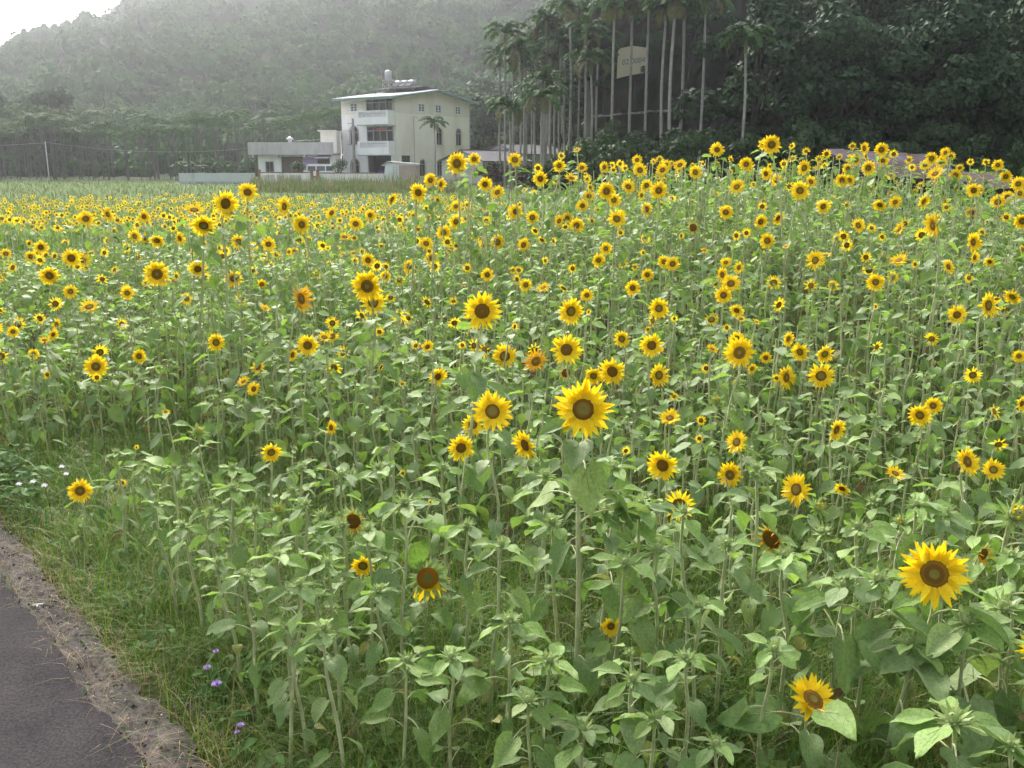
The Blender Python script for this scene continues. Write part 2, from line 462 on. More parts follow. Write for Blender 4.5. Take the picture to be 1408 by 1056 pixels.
# road edge line in plan, from two pixels on the road plane
EA, EB = on_ground(0, 795), on_ground(190, 1056)
edir = (EB - EA).normalized()
enor = Vector((-edir.y, edir.x, 0))
if enor.x < 0: enor = -enor                         # points into the field
def edge_pt(s, off, z):
    p = EA + edir * s + enor * off
    return (p.x, p.y, z)
KW = 0.175
def strip(name, mat, o0, o1, z, jit0, jit1, n=120, rough=0.0, edge_only=False, s0=-6.0, s1=8.0, thick=0.12, cols=2):
    t = T(); V = []; Fc = []
    for i in range(n + 1):
        s = s0 + (s1 - s0) * i / n
        w0 = jit0 * (math.sin(s * 7.3) + 0.7 * math.sin(s * 19.1 + 1) + 0.6 * math.sin(s * 43 + 2))
        w1 = jit1 * (math.sin(s * 5.9 + 3) + 0.7 * math.sin(s * 23.3) + 0.5 * math.sin(s * 51))
        for c in range(cols + 1):
            f = c / cols
            zz = z + 0.006 * math.sin(s * 9 + c * 2.1) * (0 < c < cols) 
            if edge_only:
                zz = z; V.append(edge_pt(s, o0 + w0 + (o1 + w1 - o0 - w0) * f + (rough * random.uniform(-1.5, 1.5) if c == cols else 0), zz)); continue
            zz += rough * random.uniform(-1, 1)
            V.append(edge_pt(s + rough * random.uniform(-1, 1), o0 + w0 + (o1 + w1 - o0 - w0) * f + rough * random.uniform(-1.5, 1.5), zz))
        V.append(edge_pt(s, o1 + w1, z - thick)); V.append(edge_pt(s, o0 + w0, z - thick))
    k = cols + 3
    for i in range(n):
        for c in range(k):
            Fc.append((i * k + c, i * k + (c + 1) % k, (i + 1) * k + (c + 1) % k, (i + 1) * k + c))
    t.add(V, Fc)
    return tag(link(name, t.mesh(name, [mat], False)), kind='structure')
strip('road', M_ASPH, -5.0, 0.0, 0.035, 0.0, 0.011, n=500, rough=0.004, edge_only=True)
strip('kerb', M_KERB, -0.02, KW, 0.022, 0.0, 0.016, cols=12, n=700, rough=0.0028)

# ------------------------------------------------------------------ sunflower templates
def leaf_t(seed, nt=8, ns=4, petiole=True, mat=LEAF, droop=1.0):
    r = random.Random(seed)
    t = T()
    e0 = R(r.uniform(25, 60)); e1 = R(r.uniform(-55, 5) * droop); e2 = R(r.uniform(-88, -38) * droop)
    pl = r.uniform(0.5, 0.85); np_ = 4
    pts = [Vector((0, 0, 0))]
    for i in range(np_):
        a = e0 + (e1 - e0) * ((i + 0.5) / np_)
        pts.append(pts[-1] + Vector((math.cos(a), 0, math.sin(a))) * pl / np_)
    if petiole == 2: tube(t, pts, [0.028, 0.022, 0.019, 0.018, 0.016], 4, STEM)
    elif petiole: tube(t, [pts[0], pts[4]], [0.022, 0.014], 3, STEM)
    c = pts[-1].copy()
    W = r.uniform(0.29, 0.40); fold = r.uniform(-0.05, 0.55); roll = r.uniform(-0.5, 0.5); wv = r.uniform(0.02, 0.06); ph = r.uniform(0, 6)
    V = []; Fc = []
    for i in range(nt + 1):
        x = i / nt
        a = e1 + (e2 - e1) * x
        if i: c = c + Vector((math.cos(a), 0, math.sin(a))) / nt
        T_ = Vector((math.cos(a), 0, math.sin(a))); Nn = Vector((-math.sin(a), 0, math.cos(a))); S = Vector((0, 1, 0))
        S2 = S * math.cos(roll) + Nn * math.sin(roll); N2 = Nn * math.cos(roll) - S * math.sin(roll)
        w = W * (math.sin(math.pi * min(1, (x * 0.985 + 0.015) ** 0.56)) ** 0.85 if x < 1 else 0.0)
        for j in range(ns + 1):
            s = 2 * j / ns - 1
            p = c + S2 * (s * w * math.cos(fold * abs(s))) + N2 * (abs(s) * w * math.sin(fold) + wv * math.sin(ph + x * 9 + s * 2.2) * abs(s)) - T_ * (0.16 * abs(s) * max(0, 1 - 3.2 * x))
            V.append(p)
    k = ns + 1
    if petiole == 2:
        rows_ = range(0, nt, 2)
        up = Vector((0, 0, .004))
        tube(t, [V[i * k + ns // 2] + up for i in rows_], [.010 - .0011 * i for i in rows_], 3, BRACT)
        for jj in (1, ns - 1):
            tube(t, [V[0 * k + ns // 2] + up, V[2 * k + ns // 2].lerp(V[2 * k + jj], .6) + up, V[(nt * 5 // 8) * k + jj] + up], [.007, .005, .003], 3, BRACT)
    for i in range(nt):
        for j in range(ns):
            if petiole == 2 and i > 1 and j in (0, ns - 1) and r.random() < .045: continue
            Fc.append((i * k + j, (i + 1) * k + j, (i + 1) * k + j + 1, i * k + j + 1))
    return t.add(V, Fc, mat)

def petal_t(seed, rows=(0, .3, .62, .9, 1), mat=PET, curl=0.0, width=0.42):
    r = random.Random(seed); t = T(); V = []; Fc = []
    w0 = width * r.uniform(0.85, 1.15); cup = r.uniform(-0.02, 0.05); cv = r.uniform(-0.25, 0.22) + curl; tw = r.uniform(-.25, .25)
    for x in rows:
        w = w0 * 0.5 * (0.45 + 0.55 * math.sin(math.pi * min(1, x * 1.25 + 0.12) ** 0.9)) * (1 - max(0, (x - 0.62) / 0.38) ** 2.6)
        for s in (-1, 0, 1):
            z = cv * x * x * 0.6 + cup * abs(s) + tw * s * w * x
            V.append((x, s * w, z))
    for i in range(len(rows) - 1):
        for j in range(2):
            Fc.append((i * 3 + j, (i + 1) * 3 + j, (i + 1) * 3 + j + 1, i * 3 + j + 1))
    return t.add(V, Fc, mat)

def disc_t(seed, rd, rings=6, seg=22, kind='open', back=True):
    r = random.Random(seed); t = T(); V = []; Fc = []; Mi = []
    dome = 0.16
    if kind == 'orange': band = [(0.45, D3), (2.0, DO)]
    elif kind == 'wilt': band = [(2.0, D1)]
    else: band = r.choice([[(0.30, D3), (0.62, D2), (2, D1)], [(0.38, D3), (0.7, D1), (2, D2)], [(0.22, D2), (2, D1)], [(0.45, D3), (0.72, D2), (2, D1)]])
    V.append((0, 0, rd * (dome - 0.06)))
    for i in range(1, rings + 1):
        q = i / rings
        z = rd * dome * (1 - q ** 3) - rd * 0.06 * max(0, 1 - q * 3) + rd * 0.02 * (i % 2)
        for k in range(seg):
            a = 2 * math.pi * (k + 0.5 * (i % 2)) / seg
            V.append((rd * q * math.cos(a), rd * q * math.sin(a), z))
    def mt(q):
        for lim, m in band:
            if q <= lim: return m
    for k in range(seg): t_ = (0, 1 + k, 1 + (k + 1) % seg); Fc.append(t_); Mi.append(mt(0.01))
    for i in range(1, rings):
        for k in range(seg):
            a, b = 1 + (i - 1) * seg, 1 + i * seg
            Fc.append((a + k, b + k, b + (k + 1) % seg, a + (k + 1) % seg)); Mi.append(mt((i + 0.5) / rings))
    if back:   # receptacle cone behind the disc
        o = len(V); last = 1 + (rings - 1) * seg
        for q, z in ((1.02, -0.10), (0.75, -0.32), (0.25, -0.5)):
            for k in range(seg):
                a = 2 * math.pi * (k + 0.5 * (rings % 2)) / seg
                V.append((rd * q * math.cos(a), rd * q * math.sin(a), rd * z))
        prev = last
        for j in range(3):
            for k in range(seg):
                Fc.append((prev + k, o + j * seg + k, o + j * seg + (k + 1) % seg, prev + (k + 1) % seg)); Mi.append(BRACT)
            prev = o + j * seg
    t.v = V; t.f = Fc; t.m = Mi
    return t

def spin(a, el, r0, L, z=0.0, roll=0.0, W=1.0):
    """place a +X pointing piece at radius r0, azimuth a, raised el"""
    return Matrix.Rotation(a, 4, 'Z') @ Matrix.Translation((r0, 0, z)) @ Matrix.Rotation(-el, 4, 'Y') @ Matrix.Rotation(roll, 4, 'X') @ Matrix.Diagonal((L, L * W, L, 1))

def petal_layout(seed, kind='open', rd=0.42, sparse=1.0):
    r = random.Random(seed); out = []
    if kind == 'wilt':
        for k in range(17):
            out.append((2 * math.pi * k / 17 + r.uniform(-.2, .2), R(r.uniform(10, 70)), rd * 0.95, r.uniform(.5, .75), 0.0, r.uniform(-.8, .8), 0.85))
        return out
    if kind == 'half':
        for k in range(18):
            out.append((2 * math.pi * k / 18 + r.uniform(-.15, .15), R(r.uniform(35, 75)), rd * 0.9, r.uniform(.45, .65), 0.0, r.uniform(-.3, .3), 1.0))
        return out
    n1 = r.randint(18, 23)
    for lay, (n, el, ln) in enumerate(((n1, 3, 0.64), (n1, 16, 0.60))):
        for k in range(n):
            if r.random() > sparse: continue
            a = 2 * math.pi * (k + 0.5 * lay) / n + r.uniform(-.11, .11)
            out.append((a, R(el + r.uniform(-20, 24)), rd * 0.93, ln * r.uniform(0.84, 1.12), 0.01 * lay, r.uniform(-.5, .5), r.uniform(.75, 1.1)))
    return out

def bract_ring_t(seed, rd, n=14, L=0.42, el=-5, mat=BRACT, lay=2, spread=14):
    r = random.Random(seed); t = T()
    for q in range(lay):
        for k in range(n):
            p = T(); w = 0.13 * r.uniform(.8, 1.2)
            cv = r.uniform(-.1, .25)
            p.add([(0, -w, 0), (0, w, 0), (.5, -w * .8, cv * .3), (.5, w * .8, cv * .3), (1, 0, cv)], [(0, 2, 3, 1), (2, 4, 3)], mat)
            t.merge(p, spin(2 * math.pi * (k + .5 * q) / n + r.uniform(-.1, .1), R(el + r.uniform(-spread, spread) + 12 * q), rd * (0.95 - 0.08 * q), L * r.uniform(.75, 1.15), -0.05 - .04 * q, r.uniform(-.3, .3), 1.0))
    return t

def bud_t(seed, yellow=0.0):
    """closed green bud facing +Z, radius about 1 overall"""
    r = random.Random(seed); t = T()
    tube(t, [(0, 0, -.55), (0, 0, -.42), (0, 0, -.1), (0, 0, .2), (0, 0, .36)], [.13, .30, .36, .30, .06], 10, BRACT)
    if yellow:
        for k in range(14):
            t.merge(PETALS[k % 4], spin(2 * math.pi * k / 14 + r.uniform(-.2, .2), R(r.uniform(55, 95)), .30, .42 * yellow * r.uniform(.7, 1.2), .12, 0, .9))
    for q, (n, el, L, z, r0) in enumerate(((12, -2, .95, -.28, .26), (12, 28, .85, -.14, .30), (11, 58, .62, .0, .30))):
        for k in range(n):
            p = T(); w = .15 * r.uniform(.8, 1.2); cv = r.uniform(-.1, .4)
            p.add([(0, -w, 0), (0, w, 0), (.5, -w * .75, cv * .3), (.5, w * .75, cv * .3), (1, 0, cv)], [(0, 2, 3, 1), (2, 4, 3)], BRACT if q else YOUNG)
            t.merge(p, spin(2 * math.pi * (k + .5 * q) / n + r.uniform(-.15, .15), R(el + r.uniform(-22, 22)), r0, L * r.uniform(.7, 1.25), z, r.uniform(-.4, .4), 1))
    return t

PETALS = [petal_t(100 + i) for i in range(5)]
PETALS_O = [petal_t(120 + i, mat=PETO, curl=0.5, width=.26) for i in range(3)]
PETAL_ME = [p.mesh('petal', PLANT_MATS) for p in PETALS]
PETALO_ME = [p.mesh('petal', PLANT_MATS) for p in PETALS_O]

LEAVES = [leaf_t(i, 8, 4, 2) for i in range(16)]
LEAVES_UP = [leaf_t(200 + i, 7, 4, 2, YOUNG if i % 2 else LEAF, 0.35) for i in range(8)]
LEAVES_Y = [leaf_t(300 + i, 8, 4, 2, LEAFY if i < 5 else DRY, 1.1) for i in range(6)]
LEAF_ME = [t.mesh('leaf', PLANT_MATS) for t in LEAVES]
LEAFUP_ME = [t.mesh('leaf', PLANT_MATS) for t in LEAVES_UP]
LEAFY_ME = [t.mesh('leaf', PLANT_MATS) for t in LEAVES_Y]
# lighter versions for the crowd behind
ML = [leaf_t(400 + i, 4, 2, 1) for i in range(16)]
ML_UP = [leaf_t(420 + i, 4, 2, 1, YOUNG if i % 2 else LEAF, 0.35) for i in range(8)]
ML_Y = [leaf_t(440 + i, 4, 2, 1, LEAFY if i < 3 else DRY, 1.1) for i in range(5)]
FL = [leaf_t(460 + i, 2, 2, 0) for i in range(12)]

RD = 0.42
HEADS = []      # (disc template, petal layout, bract template, kind)
for i in range(8):
    rd = [0.36, 0.40, 0.37, 0.43, 0.34, 0.39, 0.42, 0.36][i]
    HEADS.append((disc_t(500 + i, rd), petal_layout(520 + i, 'open', rd, [1, 1, .9, 1, .85, 1, 1, .8][i]), bract_ring_t(540 + i, rd, 13, .42), 'open'))
HEAD_WILT = [(disc_t(560 + i, .55, kind='wilt'), petal_layout(570 + i, 'wilt', .55), bract_ring_t(580 + i, .55, 12, .8, 8, BRACT, 2, 30), 'wilt') for i in range(2)]
HEAD_HALF = [(disc_t(590 + i, .33), petal_layout(600 + i, 'half', .33), bract_ring_t(610 + i, .36, 11, .5, 25), 'half') for i in range(3)]
HEAD_ORANGE = (disc_t(615, .38), petal_layout(616, 'open', .38), bract_ring_t(617, .38, 13, .45), 'wilt')
HEAD_SEED = (disc_t(620, .75, kind='wilt'), [], bract_ring_t(621, .75, 12, .3, 10), 'seed')
HEAD_LOW = (disc_t(630, .52, kind='orange'), [(R(a), R(random.uniform(-15, 8)), .48, random.uniform(.6, .8), 0, random.uniform(-.3, .3), 1.15) for a in (-128, -112, -92, -75, -58, -38)],
            bract_ring_t(631, .52, 17, .62, 6), 'low')
BUDS = [bud_t(640 + i) for i in range(4)]
BUDS_Y = [bud_t(650 + i, 1.0) for i in range(3)]
BUD_ME = [b.mesh('bud', PLANT_MATS) for b in BUDS]; BUDY_ME = [b.mesh('bud', PLANT_MATS) for b in BUDS_Y]

def ring_t(h):
    t = T()
    for k, (a, el, r0, L, z, roll, W) in enumerate(h[1]):
        src = PETALS_O[k % 3] if h[3] in ('wilt',) else PETALS[k % 5]
        t.merge(src, spin(a, el, r0, L, z, roll, W))
    return t
HEAD_LIST = HEADS + HEAD_WILT + HEAD_HALF + [HEAD_ORANGE, HEAD_SEED, HEAD_LOW]
for h in HEAD_LIST: pass
DISC_ME = {id(h): h[0].mesh('flower_head', PLANT_MATS) for h in HEAD_LIST}
RING_ME = {id(h): (ring_t(h).mesh('petal_ring', PLANT_MATS) if h[1] else None) for h in HEAD_LIST}
BRACT_ME = {id(h): h[2].mesh('bract_ring', PLANT_MATS) for h in HEAD_LIST}

def crowd_head(seed, n, rows, seg, kind='open'):
    r = random.Random(seed); t = T(); rd = r.uniform(.36, .46)
    t.merge(disc_t(seed, rd, 2 if seg > 7 else 1, seg, 'open', False))
    for k in range(n):
        if r.random() < .06: continue
        p = petal_t(seed * 31 + k, rows, PET, 0, .42 if n < 14 else .34)
        t.merge(p, spin(2 * math.pi * k / n + r.uniform(-.1, .1), R(r.uniform(-12, 25)), rd * .9, .62 * r.uniform(.85, 1.1), 0, r.uniform(-.3, .3)))
    t.add([(rd * 1.05 * math.cos(a), rd * 1.05 * math.sin(a), -.06) for a in np.linspace(0, 2 * math.pi, 9)[:-1]] + [(0, 0, -.4)], [(i, (i + 1) % 8, 8) for i in range(8)], BRACT)
    return t
MH = [crowd_head(700 + i, 19, (0, .5, 1), 12) for i in range(8)]
MHW = [crowd_head(715 + i, 9, (0, .5, 1), 10) for i in range(3)]
FH = [crowd_head(730 + i, 12, (0, .55, 1), 7) for i in range(8)]
MB_ = [bud_t(740 + i) for i in range(3)]

def face_matrix(pos, fdir, size, roll=0.0):
    z = Vector(fdir).normalized()
    x = Vector((0, 0, 1)).cross(z)
    if x.length < 1e-3: x = Vector((1, 0, 0))
    x.normalize(); y = z.cross(x)
    M = Matrix((( x.x, y.x, z.x, pos[0]), (x.y, y.y, z.y, pos[1]), (x.z, y.z, z.z, pos[2]), (0, 0, 0, 1)))
    return M @ Matrix.Rotation(roll, 4, 'Z') @ Matrix.Diagonal((size, size, size, 1))

def stem_curve(h, top, fdir, n):
    """top: head back position relative to the base"""
    wob = random.Random(int(abs(top[0] * 1e5 + top[1] * 3e5 + top[2] * 7e5))); ka, kb, kc = wob.uniform(0, 6.3), wob.uniform(0, 6.3), h * wob.uniform(.006, .022)
    p0 = Vector((0, 0, -0.03)); p3 = Vector(top); f = Vector(fdir).normalized()
    p1 = Vector((p3.x * 0.05, p3.y * 0.05, h * 0.55))
    nk = min(0.16, h * 0.16)
    p2 = p3 - (f * 0.55 + Vector((0, 0, 0.75))).normalized() * nk * 1.5
    out = []
    for i in range(n + 1):
        t = i / n; q = 1 - t
        out.append(p0 * q ** 3 + p1 * 3 * q * q * t + p2 * 3 * q * t * t + p3 * t ** 3 + Vector((math.sin(ka + t * 7.5), math.sin(kb + t * 6.3), 0)) * kc * math.sin(math.pi * t))
    return out

def along(pts, t):
    x = t * (len(pts) - 1); i = min(int(x), len(pts) - 2); f = x - i
    return pts[i].lerp(pts[i + 1], f)

def leaf_plan(h, seed, size, dens=1.0, lo=0.10):
    """(t along stem, azimuth, size, class) for every leaf"""
    r = random.Random(seed); out = []
    n = max(5, int((6 + 9 * h) * dens)); a = r.uniform(0, 6.28)
    for i in range(n):
        t = lo + (0.95 - lo) * (i + r.uniform(-.3, .3)) / max(1, n - 1)
        t = min(.96, max(.06, t)); a += 2.4 + r.uniform(-.35, .35)
        prof = 0.42 + 0.75 * math.sin(math.pi * min(1, (1 - t) * 0.92 + 0.10)) ** 0.9 if t > .45 else 0.95
        if t > .9: prof = .5
        sz = size * prof * r.uniform(.75, 1.2)
        cls = 'up' if t > .72 else ('yel' if t < .35 and r.random() < .3 else 'mid')
        out.append((t, a, sz, cls))
    return out

# ------------------------------------------------------------------ where the flowers stand, read from the photograph: u v size [flags]
# flags: w wilted, h half open, b bud, y yellow bud, k spent seed head, l petals only below, L/R turned left/right, U up, D nodding, B seen from behind
FLOWERS = """
340.6 264.5 25;310 280 33;280 310 32 D;267 289 24 U;118 301 20;148 295 20 R;198 298 15;203 307 11;185 325 19;200 328 15;216 331 19 D;247 328 18 R;172 319 13;328 333 20;
68 379 24;216 377 31;272 370 24;321 383 23;97 401 19;98 355 24;114 358 20;56 340 19;88 334 12;42 353 14;8 349 14;175 403 19;123 422 24 U;18 456 15;73 460 15;61 468 14 U;46 487 15;297 471 24;191 490 18;148 331 12;24 327 11;37 335 11;
132 504 29;132 521 13 k;61 517 14;335 525 17 U;349 535 18;243 566 12 U;110 675 28;171 664 12;177 619 8;274 593 20 y;
391 284 24;415 309 24;422 321 13;426 330 14;456 293 18;489 308 17;509 296 15;539 274 18 R;575 265 24;592 248 18;606 253.5 17 R;548 302 13;627 305 20;610 320 20;639 313 12;627 284 16;641 282 13;667 253.5 19;684 264.5 19;369 336 20;396 347 14;474 326 16 U;586 335 19;594 355 19;563 367 18;506 358 19;485 350 14 U;460 342 13 U;684 333 19;666 338 13;618 350 14 R;653 369 14;670 378 17;707 291 17;707 373 12;
505 393.6 38;513 416 35;549 385 18 h;530 380 15;414 411 37 oR;360 391 18 h;364 424 15 UR;663 428 47;423 475 27;446 464 18 U;402 488 17 R;529 459 14;571 477 13;588 477 17;636 474 12 k;699 449 13 R;694 490 31;
602 518 25;455 588 18 R;552 526 11 U;514 505 12 R;677 566 52;650 584 30;691 586 12;634 616 34;373 622 27;560 650 12 w;597 692 9;628 225 27;652 219 17;651 258 9 y;
708 220 19;738 231 13;743 246 19;769 228 17;777 214 11;795 207 12 U;800 231 15;786 245 17 U;807 246 13;831 230 15;843 227 11;854 225 13;876 220 15;880 234 20;911 234 18;916 227 15;935 227 16;956 237 17;966 224 10 U;986 206 19;1026 226 18;1053 239 16;1013 257 21;834 263 22;844 275 20;864 257 18;879 263 12;889 255 17;906 262 23;869 250 14;929 244 11 L;912 247 10;810 270 15;801 283 17;889 288 17;848 301 26;793 310 19;769 304 17;780 300 15;709 291 19;732 299 17;734 317 14;720 337 19;852 321 11;833 342 17;823 358 19;887 348 10;869 368 11;890 378 16;913 360 17;925 363 18;962 294 15;966 273 14;973 282 10;998 292 18;995 281 14;1018 285 11;1050 278 15;1046 305 17;1014 325 14;1032 321 14;934 324 11;968 346 14 U;953 313 16 w;1054 330 15;998 361 16;1016 368 17;993 378 18;1005 390 23;995 406 22;1013 427 19;1020 442 13 U;1039 445 13 UR;906 424 27;922 438 11;870 396 20;807 406 17;785 428 35;723 392 18;747 396 19 U;784 370 13;746 359 12;706 373 12;
779 481 40;802 563 73;842 511 34;816 517 24;896 475 31;906 516 31;1017 485 41;1013 466 19;855 466 21;737 497 33 o;778 513 18 w;722 612 38;921 575 26 U;911 640 39;1013 608 31;1004 653 33;864 619 13;985 550 19 y;1012 526 15 y;962 508 14;979 480 17 UR;1053 492 15;1034 507 15;933 548 13;958 581 14;960 600 12;1003 451 13;889 454 10;811 430 8;
1061 199 23;1050 198 15;1086 200 11;1105 208 12;1140 211 13;1149 216 10;1171 201 11;1188 204 16 R;1164 218 14;1177 220 15;1212 206 17;1214 221 15;1232 211 13;1246 220 13;1194 231 18;1166 232 15;1106 231 19;1078 225 13;1055 239 15;1067 248 17;1075 255 11;1115 250 16;1158 248 17;1168 248 16;1100 262 25;1281 218 16;1295 223 15;1300 210 15;1310 215 13;1286 239 20;1272 227 15;1256 231 13;1314 241 15;1322 231 12;1350 222 11;1372 227 15;1337 222 11;1383 243 15;1400 253 20;1402 266 15;1385 271 16;1372 278 19;1339 262 19;1406 304 20;1337 292 18 D;1373 299 11;1270 277 20 R;1231 278 18;1210 282 17 D;1196 260 13;1194 272 10;1132 284 20;1070 300 17;1081 283 13;1180 310 19;1172 298 12;1237 315 18 L;1283 310 30 L;1338 333 25 R;1340 354 15 R;1361 360 15 D;1055 331 19;1204 326 12;1149 327 14 B;1121 358 26;1204 388 24;1236 358 24 U;1214 356 16 wB;1255 364 13;1304 367 18 R;1227 381 16 B;1327 383 14 h;1359 420 35 R;1316 433 25;1208 425 10;1392 408 24 D;1145 393 15 B;1079 341 11 U;
1084 466 20 R;1100 484 25;1134 487 24;1129 517 35;1081 519 29 R;1063 521 14 h;1401 490 17;1265 571 31;1283 558 22;1150 591 27 R;1405 555 20 R;1095 673 43;1330 635 34 R;1366 646 28;1231 651 26 UR;1158 672 20 D;
1285 789 77;1118 962 62 UR;1400 706 46 y;588 795 48 l;499 778 28;485 717 33 w;840 861 25;1060 742 42 wD;1352 762 27 wR;1127 697 23 y;1129 727 25 b;1238 716 19 y;382 700 21 y;442 706 21 b;402 672 17 b;800 716 17 b;1200 685 19 b;590 556 13 b;540 455 12 b;1063 470 12 b;1075 300 9 b;170 325 9 b
"""
# leafy plants without an open flower: u v of the tip, leaf size in metres
GREENS = """250 720 .10;215 690 .09;350 700 .11;380 760 .12;340 790 .11;420 690 .11;470 720 .12;300 770 .10;505 725 .12;395 860 .11;450 770 .12;520 810 .12;200 640 .09;160 620 .09;320 640 .10;415 640 .11;320 668 .12;270 650 .10;556 688 .17;530 560 .12;845 640 .13;690 745 .12;905 750 .14;860 770 .14;760 715 .14;1000 745 .13;960 830 .13;940 900 .12;1160 800 .17;1208 792 .17;1330 850 .19;1380 830 .20;800 1000 .14;985 1020 .12;700 850 .13;620 900 .13;560 905 .13;725 960 .14;755 905 .12;870 930 .13;905 985 .13;640 720 .13;470 650 .12;520 640 .12;610 640 .12;750 650 .15;830 700 .15;880 690 .14;940 700 .13;1040 640 .13;1080 760 .14;1180 720 .14;1260 690 .14;1300 700 .15;1390 760 .16;1250 880 .16;1310 985 .20;1065 890 .12;290 700 .11;445 860 .10;410 800 .11;240 640 .09"""

def parse(txt):
    out = []
    for ln in txt.replace('\n', '').split(';'):
        q = ln.split()
        if len(q) >= 3: out.append((float(q[0]), float(q[1]), float(q[2]), q[3] if len(q) > 3 else ''))
    return out

def solve(u, v, s, small):
    d = ray(u, v)
    d0 = 234.0 / s
    if small: d0 *= 0.8
    D = np.linspace(1.9, 34, 1600)
    P = CAM + d[None, :] * D[:, None]
    h = P[:, 2] - ground_z(P[:, 0], P[:, 1])
    hmin = 0.36 if v > 640 else 0.55 if v > 480 else 0.8
    hmax = 1.0 if v > 640 else 1.3 if v > 480 else 1.75
    off = (P[:, 0] - EA.x) * enor.x + (P[:, 1] - EA.y) * enor.y
    cost = np.abs(np.log(D / d0)) + 40 * np.maximum(0, hmin - h) + 40 * np.maximum(0, h - hmax) + 40 * np.maximum(0, 0.4 - off)
    i = int(np.argmin(cost))
    return P[i], D[i], h[i]

plants = []      # dicts
for i, (u, v, s, fl) in enumerate(parse(FLOWERS)):
    small = any(c in fl for c in 'bywk')
    P, D, h = solve(u, v, s, small)
    plants.append(dict(u=u, v=v, s=s, fl=fl, P=P, D=D, h=h, size=s * D / F, i=i, green=False))
for i, ln in enumerate(GREENS.split(';')):
    u, v, ls = map(float, ln.split())
    d = ray(u, v)
    D = np.linspace(2.0, 12, 1500); P = CAM + d[None, :] * D[:, None]
    h = P[:, 2] - ground_z(P[:, 0], P[:, 1])
    want = 0.42 + 0.42 * np.clip((1000 - v) / 400, 0, 1) + random.uniform(-.05, .08)
    if u < 320: want *= 0.8
    k = int(np.argmin(np.abs(h - want)))
    plants.append(dict(u=u, v=v, s=60 * ls / .13 * 3.0 / D[k], fl='b', P=P[k], D=D[k], h=h[k], size=0.055 * ls / .13, i=1000 + i, green=True, ls=ls))
plants.sort(key=lambda p: -p['s'] * (1.25 if p['green'] else 1))
N_IND = 300

def facing(p, r):
    P = p['P']; to = Vector(CAM - P); to.z = 0; to.normalize()
    fl = p['fl']
    yaw = r.gauss(0, 21); el = r.gauss(8, 14)
    if 'L' in fl: yaw = -58
    if 'R' in fl: yaw = 52
    if 'U' in fl: el = 58
    if 'D' in fl: el = -32 if 'w' not in fl else -12
    if 'B' in fl: yaw = 150
    if 'l' in fl: yaw, el = 4, 14
    if p['s'] > 60 and not fl: yaw, el = -4, 12
    if 'b' in fl or 'y' in fl: el = 62 if 'b' in fl else 35
    d = Matrix.Rotation(R(yaw), 3, 'Z') @ to
    return Vector((d.x * math.cos(R(el)), d.y * math.cos(R(el)), math.sin(R(el)))).normalized()

def pick_head(p, r):
    fl = p['fl']
    if 'l' in fl: return HEAD_LOW
    if 'o' in fl: return HEAD_ORANGE
    if 'w' in fl: return r.choice(HEAD_WILT)
    if 'h' in fl: return r.choice(HEAD_HALF)
    if 'k' in fl: return HEAD_SEED
    if p['s'] > 60: return HEADS[0] if p['v'] < 600 else HEADS[3]
    return r.choice(HEADS)

def leaf_size(p):
    if p['green']: return p['ls'] * (.70 if p['ls'] < .155 else .88)
    b = 0.085 + 0.035 * (p['h'] - 0.5)
    if p['s'] > 60: b = 0.15
    elif p['s'] > 40: b *= 1.15 if 'y' not in p['fl'] else 1.9
    return b

def base_of(p, r):
    P = p['P']; lean = 0.05 * p['h']
    bx, by = P[0] + r.gauss(0, lean), P[1] + r.gauss(0, lean) + 0.02
    return Vector((bx, by, float(ground_z(bx, by))))

def leaf_M(pos, az, sz, tilt=0.0):
    return Matrix.Translation(pos) @ Matrix.Rotation(az, 4, 'Z') @ Matrix.Rotation(tilt, 4, 'Y') @ Matrix.Diagonal((sz, sz, sz, 1))

HU = np.array([[p['u'], p['v'], p['s'] * .5, p['D']] for p in plants if not p['green'] and p['s'] > 10.5])
def clear_az(pos, az, sz, r):
    """turn a leaf about its stem until it does not grow across the face of a flower behind it"""
    for k in range(6):
        c = (pos[0] + math.cos(az) * sz * .95, pos[1] + math.sin(az) * sz * .95, pos[2] - sz * .1)
        u, v, dp = project(c)
        rad = sz * .5 * F / max(dp, .5)
        m = (HU[:, 3] > dp - .02) & ((HU[:, 0] - u) ** 2 + (HU[:, 1] - v) ** 2 < (HU[:, 2] * .95 + rad) ** 2)
        if not m.any(): return az
        az += r.uniform(.7, 1.6)
    return None if r.random() < .85 else az

